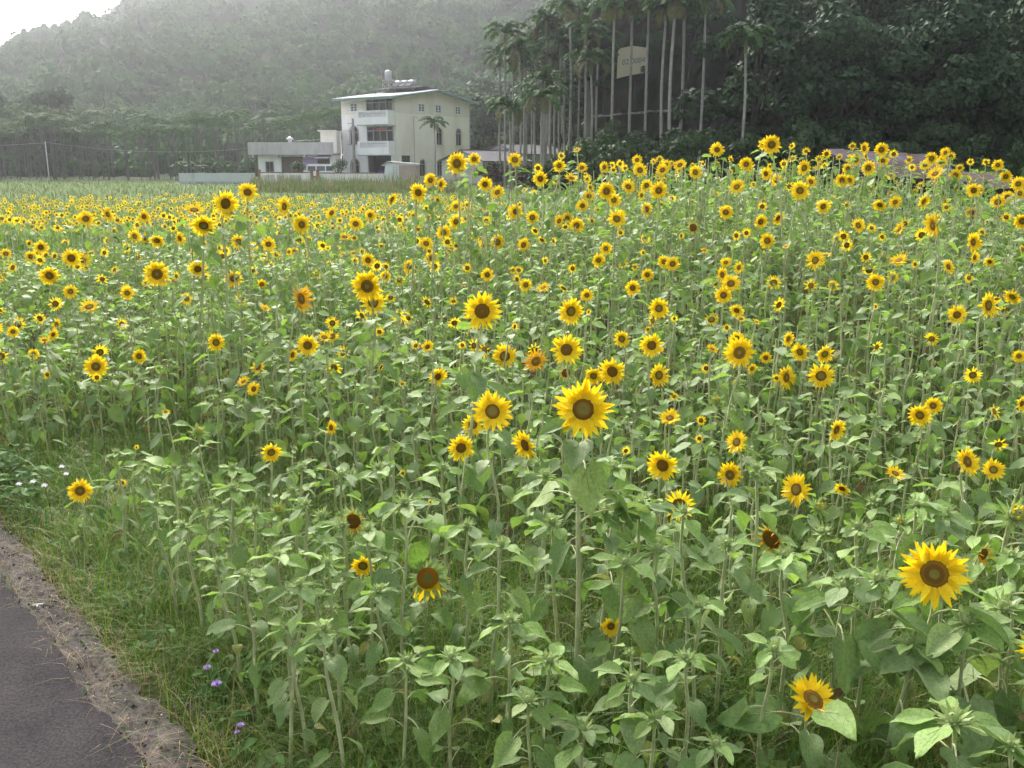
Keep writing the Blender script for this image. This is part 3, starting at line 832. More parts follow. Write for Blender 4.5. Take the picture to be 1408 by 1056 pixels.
def build_individual(p):
    r = random.Random(p['i'] * 17 + 3)
    f = facing(p, r); base = base_of(p, r); head = Vector(p['P'])
    size = p['size'] * 0.60
    e = empty('sunflower', base)
    back = head - f * size * (0.18 if not (p['green'] or 'b' in p['fl'] or 'y' in p['fl']) else 0.5)
    top = back - base
    h = top.z
    pts = stem_curve(h, top, f, 9)
    r0 = (0.0048 + 0.005 * h) * (.95 if p['s'] > 60 else 1) * (1.35 if 'y' in p['fl'] and p['s'] > 40 else 1)
    st = T(); tube(st, pts, [r0 * (1 - 0.42 * i / 9) for i in range(10)], 6, STEM)
    link('stem', st.mesh('stem', PLANT_MATS), e)
    roll = r.uniform(0, 6.28)
    if 'b' in p['fl'] or 'y' in p['fl']:
        bm = r.choice(BUDY_ME if 'y' in p['fl'] else BUD_ME)
        link('bud', bm, e, face_matrix(head - base - f * size * 0.2, f, size * 1.0, roll))
    else:
        hd = pick_head(p, r)
        if hd[3] == 'low': roll = 0
        hm = face_matrix(head - base, f, size, roll)
        ho = link('flower_head', DISC_ME[id(hd)], e, hm)
        if hd[1]:
            if p['s'] >= 38:
                for k, (a, el, rr, L, z, rl, W) in enumerate(hd[1]):
                    link('petal', (PETALO_ME[k % 3] if hd[3] == 'wilt' else PETAL_ME[k % 5]), ho, spin(a, el, rr, L, z, rl, W))
            else:
                tag(link('petal_ring', RING_ME[id(hd)], ho), kind='stuff')
        tag(link('bract_ring', BRACT_ME[id(hd)], ho), kind='stuff')
    plan = leaf_plan(h, p['i'] * 7 + 1, leaf_size(p), 1.0 if p['D'] < 8 else 1.1)
    if p['green']:      # young leaves closing over the tip
        for k in range(5): plan.append((.97, k * 1.3 + r.uniform(-.3, .3), p['ls'] * r.uniform(.4, .7), 'up'))
    if p['D'] < 12.5:
        for (t, a, sz, c) in plan:
            a = clear_az(base + along(pts, t), a, sz, r)
            if a is None: continue
            me_ = r.choice(LEAFUP_ME if c == 'up' else LEAFY_ME if c == 'yel' else LEAF_ME)
            link('leaf', me_, e, leaf_M(along(pts, t), a, sz * (.7 if c == 'yel' else 1), r.uniform(-.25, .3)))
    else:
        b = Bulk()
        for (t, a, sz, c) in plan:
            b.put(r.choice(ML_UP if c == 'up' else ML_Y if c == 'yel' else ML), leaf_M(along(pts, t), a, sz, r.uniform(-.25, .3)))
        o = b.build('foliage', PLANT_MATS, e); o['kind'] = 'stuff'
    p['obj'] = e; p['base'] = base
    return e

for p in plants[:N_IND]: build_individual(p)

# labels: kind and size, counted from the left within a stretch of the field named by what stands above it
def band(v):
    for lim, nm in ((245, 'on the crest'), (290, 'high on the slope'), (345, 'upper rows'), (405, 'middle rows'), (470, 'centre rows'), (540, 'lower middle rows'), (630, 'near rows'), (730, 'front rows'), (860, 'foreground')):
        if v < lim: return nm
    return 'bottom edge'
def column(u):
    for lim, nm in ((245, 'below the palm grove'), (450, 'below the low annex'), (650, 'below the white house'), (830, 'below the palm cluster'), (990, 'below the cream sign'), (1150, 'below the lone palm')):
        if u < lim: return nm
    return 'below the violet roof'
def look(p):
    fl, s = p['fl'], p['s']
    if p['green']: return 'leafy green sunflower without a flower'
    if 'y' in fl: return 'half-opened yellow sunflower bud'
    if 'b' in fl: return 'sunflower with a closed green bud'
    if 'k' in fl: return 'sunflower with a bare brown seed head'
    if 'w' in fl: return 'wilted orange sunflower'
    if 'o' in fl: return 'orange-petalled sunflower with dark brown disc'
    if 'h' in fl: return 'half-open sunflower'
    if 'B' in fl: return 'sunflower turned away'
    if 'U' in fl: return 'upward-facing sunflower'
    if 'D' in fl: return 'nodding sunflower'
    if 'L' in fl: return 'left-turned sunflower'
    if 'R' in fl: return 'right-turned sunflower'
    return ('large' if s >= 30 else 'medium' if s >= 19 else 'small') + ' open sunflower'
SPECIAL = {(802, 563): 'largest bright yellow sunflower, in the centre of the photo',
           (1285, 789): 'big ragged sunflower with dark disc at lower right',
           (588, 795): 'sunflower with orange disc and petals left only on its lower side',
           (1060, 742): 'wilted sunflower hanging its head with a few orange petals left',
           (1118, 962): 'sunflower seen from the side at the bottom, half behind a leaf',
           (1400, 706): 'thick-stemmed sunflower at right edge with huge opening bud',
           (663, 428): 'tall large sunflower with pointed petals left of centre',
           (414, 411): 'big drooping orange sunflower seen from the side, left of the pair',
           (505, 393.6): 'upper of the two large overlapping sunflowers below the house',
           (513, 416): 'lower of the two large overlapping sunflowers below the house',
           (677, 566): 'large dark-disced sunflower left of the biggest one',
           (628, 225): 'tall sunflower standing before the right corner of the white house',
           (110, 675): 'lone small sunflower in the grass near the road',
           (1061, 199): 'topmost sunflower on the crest under the lone palm',
           (310, 280): 'tall sunflower with round brown disc before the low annex',
           (340.6, 264.5): 'tallest sunflower left of the house, before the annex'}
ONES = ['', 'first', 'second', 'third', 'fourth', 'fifth', 'sixth', 'seventh', 'eighth', 'ninth', 'tenth', 'eleventh', 'twelfth', 'thirteenth', 'fourteenth', 'fifteenth', 'sixteenth', 'seventeenth', 'eighteenth', 'nineteenth', 'twentieth']
def ordinal(i):
    i += 1
    return ONES[i] if i <= 20 else ('twenty-' + ONES[i - 20] if i < 30 else 'thirtieth' if i == 30 else 'thirty-' + ONES[i - 30])
ORD = ['first', 'second', 'third', 'fourth', 'fifth', 'sixth', 'seventh', 'eighth', 'ninth', 'tenth', 'eleventh', 'twelfth', 'thirteenth', 'fourteenth', 'fifteenth']
cells = {}
for p in plants[:N_IND]:
    tag(p['obj'], cat='sunflower', group='sunflowers standing in the field')
    k = (p['u'], p['v'])
    if k in SPECIAL: p['obj']['label'] = SPECIAL[k]; continue
    cells.setdefault((look(p), band(p['v']), column(p['u'])), []).append(p)
for (lk, bd, cl), ps in cells.items():
    ps.sort(key=lambda q: q['u'])
    for i, p in enumerate(ps):
        p['obj']['label'] = (lk + ', ' + bd + ' ' + cl) if len(ps) == 1 else (ORD[i] + ' ' + lk + ' from left, ' + bd + ' ' + cl)

# ------------------------------------------------------------------ the crowd of further sunflowers (one mass)
crowd = Bulk()
def put_crowd(x, y, h, hd_size, r, lod, flower, fdir=None, ls=0.115):
    z = float(ground_z(x, y))
    B = Vector((x, y, z))
    to = Vector((-x, -y, 0)).normalized()
    if fdir is None:
        d = Matrix.Rotation(R(r.gauss(0, 34)), 3, 'Z') @ to
        el = R(r.gauss(8, 22)); fdir = Vector((d.x * math.cos(el), d.y * math.cos(el), math.sin(el)))
    top = Vector((r.gauss(0, .03), r.gauss(0, .03), h))
    if lod == 0:
        pts = stem_curve(h, top, fdir, 4); t = T(); rr = .005 + .005 * h
        tube(t, pts, [rr * (1 - .1 * i) for i in range(5)], 4, STEM); crowd.put(t, Matrix.Translation(B))
        for (q, a, sz, c) in leaf_plan(h, r.randint(0, 10 ** 6), ls, .95):
            a = clear_az(B + along(pts, q), a, sz, r)
            if a is None: continue
            crowd.put(r.choice(ML_UP if c == 'up' else ML_Y if c == 'yel' else ML), leaf_M(B + along(pts, q), a, sz, r.uniform(-.25, .3)))
    else:
        t = T(); tube(t, [Vector((0, 0, 0)), top * .5, top], [.009, .008, .006], 3, STEM); crowd.put(t, Matrix.Translation(B))
        for k in range(8):
            q = r.uniform(.35, .97)
            crowd.put(r.choice(FL), leaf_M(B + top * q, r.uniform(0, 6.28), ls * r.uniform(.8, 1.3), r.uniform(-.5, .2)))
    hp = B + top + fdir * hd_size * .1
    if flower == 'open': crowd.put(r.choice(MH if lod == 0 else FH), face_matrix(hp, fdir, hd_size * .56, r.uniform(0, 6)))
    elif flower == 'wilt': crowd.put(r.choice(MHW), face_matrix(hp, fdir, hd_size * .5, r.uniform(0, 6)))
    elif flower == 'bud':
        crowd.put(r.choice(MB_), face_matrix(hp, (fdir.x * .4, fdir.y * .4, .9), r.uniform(.018, .032), 0))
for p in plants[N_IND:]:
    r = random.Random(p['i'] + 5)
    P = p['P']; f = facing(p, r)
    put_crowd(P[0] - f.x * .03, P[1] - f.y * .03, p['h'], p['size'], r, 0, 'bud' if ('b' in p['fl'] or 'y' in p['fl']) else 'wilt' if 'w' in p['fl'] else 'open', f)

HP = np.array([[p['P'][0], p['P'][1], p['h']] for p in plants])
def canopy(x, y):
    d2 = (HP[:, 0] - x) ** 2 + (HP[:, 1] - y) ** 2 + 0.05
    w = 1 / d2 ** 1.5
    return float((w * HP[:, 2]).sum() / w.sum())
r = random.Random(99)
grid = {}
def near_ok(x, y, dm):
    gx_, gy_ = int(x / .2), int(y / .2)
    for a in range(-2, 3):
        for b in range(-2, 3):
            for q in grid.get((gx_ + a, gy_ + b), ()):
                if (q[0] - x) ** 2 + (q[1] - y) ** 2 < dm * dm: return False
    return True
def reg(x, y): grid.setdefault((int(x / .2), int(y / .2)), []).append((x, y))
for p in plants: reg(p['P'][0], p['P'][1])
def in_field(x, y):
    off = (x - EA.x) * enor.x + (y - EA.y) * enor.y
    if off < 0.55: return 0.0
    left_gap = 5.0 + 1.7 * float(1 - ss(-2.4, -.3, x)) - 1.0 * float(ss(-.1, .8, x))
    d = float(ss(left_gap - 1.0, left_gap + 1.0, y))
    if y < left_gap - 1.2: d = 0.10 if x > 0.35 else 0.03 if x > -0.4 else 0.0
    return d
n_mid = n_far = 0
for _ in range(60000):
    y = r.uniform(2.6, 14.5); x = r.uniform(-.60, .60) * y + r.uniform(-.6, .6)
    if n_mid >= 2000: break
    pr = in_field(x, y)
    if r.random() > pr: continue
    if not near_ok(x, y, 0.145 if y > 5 else 0.2): continue
    hc = canopy(x, y) * r.uniform(.62, .93)
    reg(x, y); n_mid += 1
    left = x < -0.05 * y
    pf = 0.015 if y < 8 else (0.05 if not left else 0.16)
    q = r.random()
    put_crowd(x, y, max(.4, hc), r.uniform(.10, .15), r, 0, 'open' if q < pf else 'wilt' if q < pf + .03 else 'bud' if q < .6 else '', None, r.uniform(.075, .11))
for _ in range(60000):
    if n_far >= 2700: break
    y = 14.5 + 22 * r.random() ** .85; x = r.uniform(-.62, .60) * y
    if x > -0.02 * y and y > 18.5: continue
    if not near_ok(x, y, .2): continue
    reg(x, y); n_far += 1
    right = x > 0.0 * y
    hc = (1.3 if right else 1.12) * r.uniform(.85, 1.12)
    q = r.random()
    put_crowd(x, y, hc, r.uniform(.105, .15), r, 1, 'open' if q < (.33 if right else .52) else '', None, .14)
n_side = 0      # the field goes on to either side of the view
for _ in range(30000):
    if n_side >= 1150: break
    y = r.uniform(2.2, 17)
    x = r.uniform(.60, .60 + 4.5 / y) * y if r.random() < .72 or y < 8 else -r.uniform(.60, .60 + 4.0 / y) * y
    if not near_ok(x, y, .18) or r.random() > max(.35, in_field(x, y)): continue
    reg(x, y); n_side += 1
    q = r.random()
    put_crowd(x, y, max(.5, canopy(x, y) * r.uniform(.7, .98)), r.uniform(.11, .17), r, 0 if y < 7 else 1, 'open' if q < .22 else 'bud' if q < .6 and y < 7 else '', None, r.uniform(.09, .12))
tag(crowd.build('sunflower_crowd', PLANT_MATS), 'dense mass of smaller sunflowers filling the field behind the nearer ones', 'sunflowers', kind='stuff')

# ------------------------------------------------------------------ grass, straw, weeds
def blades(name, mats, x, y, z, L, W, lean, az, mi, levels=3, curl=1.0):
    """vectorised tapered blades bending over"""
    n = len(x); lv = np.linspace(0, 1, levels + 1)
    V = np.zeros((n, levels * 2 + 1, 3))
    dx, dy = np.cos(az), np.sin(az)
    px, py = -dy, dx
    for k, t in enumerate(lv):
        out = L * lean * t ** (1 + curl); up = L * t * (1 - .45 * lean * t)
        cx, cy_, cz = x + dx * out, y + dy * out, z + up
        w = W * (1 - t ** 1.6) * .5
        if k < levels:
            V[:, 2 * k] = np.stack([cx - px * w, cy_ - py * w, cz], -1); V[:, 2 * k + 1] = np.stack([cx + px * w, cy_ + py * w, cz], -1)
        else: V[:, 2 * k] = np.stack([cx, cy_, cz], -1)
    nv = levels * 2 + 1
    loc = []; tot = []
    for k in range(levels - 1): loc += [2 * k, 2 * k + 1, 2 * k + 3, 2 * k + 2]; tot.append(4)
    k = levels - 1; loc += [2 * k, 2 * k + 1, 2 * k + 2]; tot.append(3)
    Lp = (np.arange(n)[:, None] * nv + np.array(loc)[None, :]).ravel()
    b = Bulk(); b.raw(V.reshape(-1, 3), Lp, np.tile(tot, n), np.repeat(mi, len(tot)))
    return b.build(name, mats)

def scatter(n, ylo, yhi, dens):
    xs, ys = [], []
    while len(xs) < n:
        m = 40000
        y = rng.uniform(ylo, yhi, m); x = rng.uniform(-.66, 1.05, m) * (y + .8)
        k = rng.random(m) < dens(x, y)
        xs += list(x[k]); ys += list(y[k])
    return np.array(xs[:n]), np.array(ys[:n])
def off_of(x, y): return (x - EA.x) * enor.x + (y - EA.y) * enor.y
def gd(x, y):
    o = off_of(x, y)
    cl = 0.5 + 0.5 * np.sin(x * 5.1 + np.sin(y * 4.3) * 2) * np.sin(y * 6.2 + x * 2.2)
    base = np.clip(1.15 - (y - 3.2) * .16, .12, 1)
    leftg = np.where(x < -.3, 1.0, .75)
    lim = np.where(x < -.8, 1 - ss(7.5, 9.5, y), 1 - ss(5.5, 8.5, y))
    return np.clip((.35 + .65 * cl) * base * leftg * lim, 0, 1) * (o > KW - .02 + .05 * rng.random(len(x)))
N = 88000
x, y = scatter(N, 2.1, 9.5, gd)
o = off_of(x, y)
L = rng.uniform(.10, .33, N) * np.clip(.5 + o * 1.0, .45, 1.05) * rng.choice([.8, 1.05, 1.55], N, p=[.42, .40, .18])
tag(blades('grass', [M_GRASS, M_STRAW], x, y, ground_z(x, y) - .02, L, rng.uniform(.0025, .006, N), rng.uniform(.2, 1.25, N), rng.uniform(0, 6.283, N), (rng.random(N) < .05).astype(int)),
    'green grass growing along the kerb and between the sunflowers', 'grass', kind='stuff')
# dry stalks fallen over the kerb
N = 2600
s_ = rng.uniform(-3.5, 6.0, N); oo = np.where(rng.random(N) < .35, rng.normal(.02, .03, N), rng.normal(KW + .01, .05, N))
P0 = np.array(EA)[None, :] + np.array(edir)[None, :] * s_[:, None] + np.array(enor)[None, :] * oo[:, None]
tag(blades('dry_stalks', [M_STRAW, M_GRASS], P0[:, 0], P0[:, 1], np.full(N, .028), rng.uniform(.03, .17, N), rng.uniform(.0015, .0035, N), rng.uniform(.7, 1.6, N), rng.uniform(0, 6.283, N), (rng.random(N) < .18).astype(int)),
    'dry straw lying over the kerb edge', 'straw', kind='stuff')
# low broadleaf weeds in the grass
b = Bulk(); WL = [leaf_t(800 + i, 3, 2, 0, 0, .8) for i in range(6)]
def weed(x, y, n, sz, hh):
    z = float(ground_z(x, y))
    for k in range(n):
        b.put(random.choice(WL), leaf_M(Vector((x + random.gauss(0, .03), y + random.gauss(0, .03), z + random.uniform(.01, hh))), random.uniform(0, 6.3), sz * random.uniform(.6, 1.3), random.uniform(-.6, .2)))
cnt = 0
while cnt < 520:
    y0 = random.uniform(2.3, 7.5); x0 = random.uniform(-.62, .62) * (y0 + .5)
    if off_of(x0, y0) < KW + .1: continue
    weed(x0, y0, random.randint(4, 9), random.uniform(.025, .055), .16); cnt += 1
for k in range(26):      # leafy clump at the left edge by the kerb
    p_ = on_ground(random.uniform(-30, 55), random.uniform(650, 735))
    if off_of(p_.x, p_.y) > KW: weed(p_.x, p_.y, 12, random.uniform(.05, .08), .22)
tag(b.build('weeds', [M_WEED]), 'low broad-leaved weeds among the grass', 'weeds', kind='stuff')
# gravel: dark crumbs on the worn kerb
b = Bulk(); st = T()
V = [(1, 0, 0), (-1, 0, 0), (0, 1, 0), (0, -1, 0), (0, 0, .8), (0, 0, -.8)]
st.add(V, [(0, 2, 4), (2, 1, 4), (1, 3, 4), (3, 0, 4), (2, 0, 5), (1, 2, 5), (3, 1, 5), (0, 3, 5)], 0)
st2 = T(); st2.add(V, st.f, 1)
for k in range(2600):
    s = random.uniform(-2.5, 5.5); big = random.random() < .06
    oo = min(KW, max(-.01, random.gauss(.08, .075))) if not big else random.uniform(.0, KW * .75)
    q = edge_pt(s, oo, .024); sz = random.uniform(.006, .014) if big else random.uniform(.002, .005)
    b.put(st if random.random() < .75 or big else st2, Matrix.Translation(q) @ Euler((random.random(), random.random(), random.uniform(0, 6))).to_matrix().to_4x4() @ Matrix.Diagonal((sz, sz * random.uniform(.6, 1), sz * .6, 1)))
for k in range(60):
    q = edge_pt(random.uniform(-1, 5), random.uniform(-1.2, -.03), .037); sz = random.uniform(.002, .006)
    b.put(st2, Matrix.Translation(q) @ Matrix.Rotation(random.uniform(0, 6), 4, 'Z') @ Matrix.Diagonal((sz, sz * .6, sz * .4, 1)))
M_CRUMB = solid('black_crumb', (0.018, 0.016, 0.016), .9, .3, 40); M_CHIP = solid('pale_chip', (0.5, 0.48, 0.46), .8, .2, 40)
tag(b.build('gravel', [M_CRUMB, M_CHIP], smooth=False), 'dark grit and pale chips on the kerb and road edge', 'gravel', kind='stuff')
lit = part('litter_stick', M_CHIP, None, lambda t: (box(t, -.022, .022, -.0035, .0035, 0, .006), box(t, -.003, .003, -.02, -.0036, 0, .004)))
lit.location = on_ground(52, 832, .028); lit.rotation_euler = (0, 0, .25)
tag(lit, 'small white stick of litter lying on the kerb', 'litter')

# small wild flowers in the grass
M_VIO = foliage('violet_floret', (0.36, 0.22, 0.55), (0.48, 0.32, 0.66), .3, .6, .2)
M_WHT = foliage('white_floret', (0.75, 0.73, 0.76), (0.8, 0.8, 0.8), .3, .6, .2)
def puff(seed, n):
    q = random.Random(seed); t = T()
    for k in range(n):
        a = q.uniform(0, 6.28); c = q.uniform(-.2, 1); s = math.sqrt(1 - c * c) if abs(c) < 1 else 0
        d = Vector((s * math.cos(a), s * math.sin(a), c * .8))
        w = Vector((-d.y, d.x, .01)).normalized() * .16
        t.add([d * .15 - w * .4, d * .15 + w * .4, d + w, d - w], [(0, 1, 2, 3)])
    return t
PUFF = [puff(i, 40).mesh('floret_head', [M_VIO], False) for i in range(2)]; PUFFW = puff(9, 26).mesh('floret_head', [M_WHT], False)
def wildflower(u, v, hh, sz, me_, label, cat='wildflower', group=None):
    d = ray(u, v); D = np.linspace(2, 10, 900); P = CAM + d * D[:, None]
    k = int(np.argmin(np.abs(P[:, 2] - ground_z(P[:, 0], P[:, 1]) - hh))); P = P[k]
    base = Vector((P[0] + .01, P[1] + .02, float(ground_z(P[0], P[1])) - .02))
    e = empty('wildflower', base); tp = Vector(P) - base
    part('stem', M_WEED, e, lambda t: tube(t, [Vector((0, 0, 0)), tp * .5 + Vector((.008, 0, .01)), tp], [.0025, .002, .0016], 4), True)
    link('flower_head', me_, e, Matrix.Translation(tp) @ Matrix.Diagonal((sz, sz, sz, 1)))
    for k in range(3):
        link('leaf', WLME, e, leaf_M(tp * (.25 + .2 * k), k * 2.2, .035))
    tag(e, label, cat, group)
WLME = WL[0].mesh('leaf', [M_WEED])
for i, (u, v, hh, sz, lab) in enumerate([(298, 941, .2, .019, 'largest violet wildflower in the grass beside the kerb'), (285, 918, .2, .014, 'pinkish violet wildflower just above the largest one by the kerb'),
        (297, 896, .22, .012, 'small violet wildflower topmost of the group by the kerb'), (331, 997, .2, .012, 'small violet wildflower lowest in the grass by the kerb'),
        (326, 1007, .17, .009, 'tiny violet wildflower beside the lowest one by the kerb'), (280, 758, .2, .012, 'single violet wildflower far up in the grass'),
        (1297, 826, .3, .017, 'violet wildflower under the big ragged sunflower'), (922, 1052, .2, .013, 'violet wildflower at the bottom edge of the photo')]):
    wildflower(u, v, hh, sz, PUFF[i % 2], lab, group='violet wildflowers')
for u, v, lab in [(85, 642, 'upper white wildflower in the grass at left'), (91, 652, 'lower white wildflower of the close pair at left'), (45, 663, 'white wildflower above the leafy weeds at left edge'), (26, 666, 'leftmost white wildflower by the kerb'), (61, 668, 'small white wildflower right of the leafy weeds')]:
    wildflower(u, v, .3, .017, PUFFW, lab, group='white wildflowers')

# ------------------------------------------------------------------ buildings
def pbox(t, pl, s0, s1, n0, n1, z0, z1, m=0):
    """box in wall coordinates: s along the wall, n outwards; pl 'f' = front wall y=0, 'r' = right wall x=0"""
    if pl == 'f': box(t, s0, s1, -n1, -n0, z0, z1, m)
    else: box(t, n0, n1, s0, s1, z0, z1, m)
def pprism(t, pl, poly, n0, n1, m=0):
    if pl == 'f': prism(t, poly, 'y', -n1, -n0, m)
    else: prism(t, poly, 'x', n0, n1, m)
def wall_cells(t, pl, s0, s1, z0, z1, openings, n0=-.2, n1=0.0):
    S = sorted({s0, s1, *[q for o in openings for q in o[:2]]}); Zs = sorted({z0, z1, *[q for o in openings for q in o[2:4]]})
    S = [q for q in S if s0 <= q <= s1]; Zs = [q for q in Zs if z0 <= q <= z1]
    for j in range(len(Zs) - 1):
        run = None
        for i in range(len(S) - 1):
            cs, cz = (S[i] + S[i + 1]) / 2, (Zs[j] + Zs[j + 1]) / 2
            hole = any(o[0] < cs < o[1] and o[2] < cz < o[3] for o in openings)
            if not hole: run = (run[0], S[i + 1]) if run else (S[i], S[i + 1])
            if (hole or i == len(S) - 2) and run:
                pbox(t, pl, run[0], run[1], n0, n1, Zs[j], Zs[j + 1]); run = None
def arc(cx, z, r, a0, a1, n=8): return [(cx + r * math.cos(R(a0 + (a1 - a0) * i / n)), z + r * math.sin(R(a0 + (a1 - a0) * i / n))) for i in range(n + 1)]
def spandrels(t, pl, s0, s1, z1, n0=-.2, n1=0.0):
    c, r = (s0 + s1) / 2, (s1 - s0) / 2
    pprism(t, pl, [(s0, z1)] + arc(c, z1 - r, r - .001, 180, 90), n0 + .002, n1 - .002)
    pprism(t, pl, [(s1, z1)] + arc(c, z1 - r, r - .001, 0, 90), n0 + .002, n1 - .002)
def window_sq(house, pl, s0, s1, z0, z1, fm, gm, cols_=2, rows_=1, w=.07, recess=-.08):
    def fr(t):
        pbox(t, pl, s0, s1, recess, .03, z1 - w, z1); pbox(t, pl, s0, s1, recess, .03, z0, z0 + w)
        pbox(t, pl, s0, s0 + w, recess, .03, z0 + w, z1 - w); pbox(t, pl, s1 - w, s1, recess, .03, z0 + w, z1 - w)
        for i in range(1, cols_):
            q = s0 + (s1 - s0) * i / cols_; pbox(t, pl, q - w / 2, q + w / 2, recess + .005, .02, z0 + w, z1 - w)
        for i in range(1, rows_):
            q = z0 + (z1 - z0) * i / rows_; pbox(t, pl, s0 + w, s1 - w, recess + .008, .015, q - w * .4, q + w * .4)
    o = part('window', fm, house, fr)
    for i in range(cols_):
        a = s0 + (s1 - s0) * i / cols_; b_ = s0 + (s1 - s0) * (i + 1) / cols_
        part('pane', gm, o, lambda t: pbox(t, pl, a + .01, b_ - .01, recess - .03, recess - .005, z0 + .01, z1 - .01))
    return o
def window_arch(house, pl, s0, s1, z0, z1, fm=None, gm=None):
    fm = fm or M_PINK; gm = gm or M_GLASS
    c, r = (s0 + s1) / 2, (s1 - s0) / 2
    def fr(t):
        a = arc(c, z1 - r, r, 0, 180, 12); b_ = arc(c, z1 - r, r + .12, 0, 180, 12)
        for i in range(12): pprism(t, pl, [a[i], b_[i], b_[i + 1], a[i + 1]], .003, .06)
        pbox(t, pl, s0 - .12, s0, .003, .06, z0, z1 - r); pbox(t, pl, s1, s1 + .12, .003, .06, z0, z1 - r)
    o = part('window', fm, house, fr)
    part('pane', gm, o, lambda t: pprism(t, pl, [(s0 + .01, z0), (s1 - .01, z0)] + arc(c, z1 - r, r - .01, 0, 180, 12), -.14, -.1))
    part('mullion', M_ALU, o, lambda t: (pbox(t, pl, c - .03, c + .03, -.098, -.06, z0, z1 - .05), pbox(t, pl, s0 + .01, s1 - .01, -.097, -.065, z1 - r - .03, z1 - r + .03)))
    part('sill', fm, o, lambda t: pbox(t, pl, s0 - .22, s1 + .22, .004, .14, z0 - .14, z0 - .002))
    return o

C0 = Vector((-12.5, 105.0, 0.3)); HROT = math.atan2(-0.564, 0.826)
house = empty('house', C0, HROT)
tag(house, 'three-storey white and cream house with two balconies and pale sheet roof', 'house')
W_, D_, H_ = 7.9, 13.3, 8.85
apex = 9.78
fo_low = [(-4.15, -.02, 0.0, 2.7), (-6.65, -5.45, .65, 2.35), (-4.15, -.25, 4.25, 5.8), (-6.65, -5.45, 4.0, 5.85)]
part('front_wall', M_WTILE, house, lambda t: (wall_cells(t, 'f', -W_, -.001, 0, 7.15, fo_low), spandrels(t, 'f', -6.65, -5.45, 2.35), spandrels(t, 'f', -6.65, -5.45, 5.85)))
part('upper_front_wall', M_CREAM2, house, lambda t: wall_cells(t, 'f', -W_, -.001, 7.151, H_, [(-6.55, -5.45, 7.45, 8.3), (-4.15, -.1, 7.4, 8.75)]))
ro = [(3.85, 4.95, .5, 2.35), (6.95, 8.05, .5, 2.35), (6.95, 8.05, 3.95, 5.85), (10.55, 11.65, 3.95, 5.85), (.9, 2.4, 2.0, 2.72)]
ru = [(3.9, 5.0, 7.45, 8.3), (6.85, 7.95, 7.45, 8.3), (10.5, 11.55, 7.45, 8.3)]
def rw(t):
    wall_cells(t, 'r', .2, D_, 0, 7.15, ro, -.2, 0)
    for a in ro[:4]: spandrels(t, 'r', a[0], a[1], a[3])
    pbox(t, 'r', 0.0, .199, -.2, 0.002, 0, 7.15)
part('right_wall', M_CREAM, house, rw)
def ruw(t):
    wall_cells(t, 'r', .2, D_, 7.151, H_, ru, -.2, .004)
    pbox(t, 'r', 0.0, .199, -.2, .004, 7.151, H_)
    pprism(t, 'r', [(0.0, H_ + .001), (D_, H_ + .001), (D_ / 2, apex)], -.2, .004)
part('upper_right_wall', M_CREAM2, house, ruw)
part('left_wall', M_CREAM, house, lambda t: (box(t, -W_, -W_ + .2, .201, D_, 0, H_), prism(t, [(0.0, H_ + .001), (D_, H_ + .001), (D_ / 2, apex)], 'x', -W_, -W_ + .2)))
part('back_wall', M_CREAM, house, lambda t: box(t, -W_ + .201, -.201, D_ - .2, D_, 0, H_))
part('floor_slab', M_CONC, house, lambda t: [box(t, -W_ + .201, -.201, .201, D_ - .201, z, z + .15) for z in (0.0, 2.9, 5.9, 8.6)])
part('partition', M_DARK, house, lambda t: [box(t, -W_ + .21, -.21, yy, yy + .1, z, z + 2.7) for z, yy in ((.15, 5.0), (3.05, 1.6), (6.05, 1.6))])
# roof with its fascia
def roof_sheet(t):
    e = .95; g = .75; th = .07
    for sgn in (0, 1):
        y0, z0 = (-e, H_ - e * (apex - H_) / (D_ / 2)) if not sgn else (D_ + e, H_ - e * (apex - H_) / (D_ / 2))
        P = [(y0, z0 + .06), (D_ / 2, apex + .06), (D_ / 2, apex + .06 + th), (y0, z0 + .06 + th)]
        prism(t, P, 'x', -W_ - .4, g)
rf = part('roof', M_ROOF, house, roof_sheet)
part('fascia', M_FASC, rf, lambda t: [prism(t, [(y0, z0 - .12), (y1, z1 - .12), (y1, z1 + .05), (y0, z0 + .05)], 'x', .752, .80) for (y0, z0, y1, z1) in ((-.97, 8.68, D_ / 2, apex + .06), (D_ / 2, apex + .06, D_ + .97, 8.68))] + [box(t, -W_ - .4, .75, -1.0, -.952, 8.54, 8.72)])
part('ridge_cap', M_GREYR, rf, lambda t: prism(t, [(D_ / 2 - .2, apex + .10), (D_ / 2 + .2, apex + .10), (D_ / 2, apex + .2)], 'x', -W_ - .4, .75))
part('soffit', M_GREYR, rf, lambda t: box(t, -W_, 0, -.9, -.01, 8.6, 8.64))
# windows
window_sq(house, 'f', -6.55, -5.45, 7.45, 8.3, M_FRAME, M_BGLASS, 2, 3, .06)
for a in ru: window_sq(house, 'r', a[0], a[1], a[2], a[3], M_FRAME, M_BGLASS, 2, 3, .06)
window_arch(house, 'f', -6.65, -5.45, .65, 2.35); window_arch(house, 'f', -6.65, -5.45, 4.0, 5.85)
for a in ro[:4]: window_arch(house, 'r', a[0], a[1], a[2], a[3], M_CREAM2)
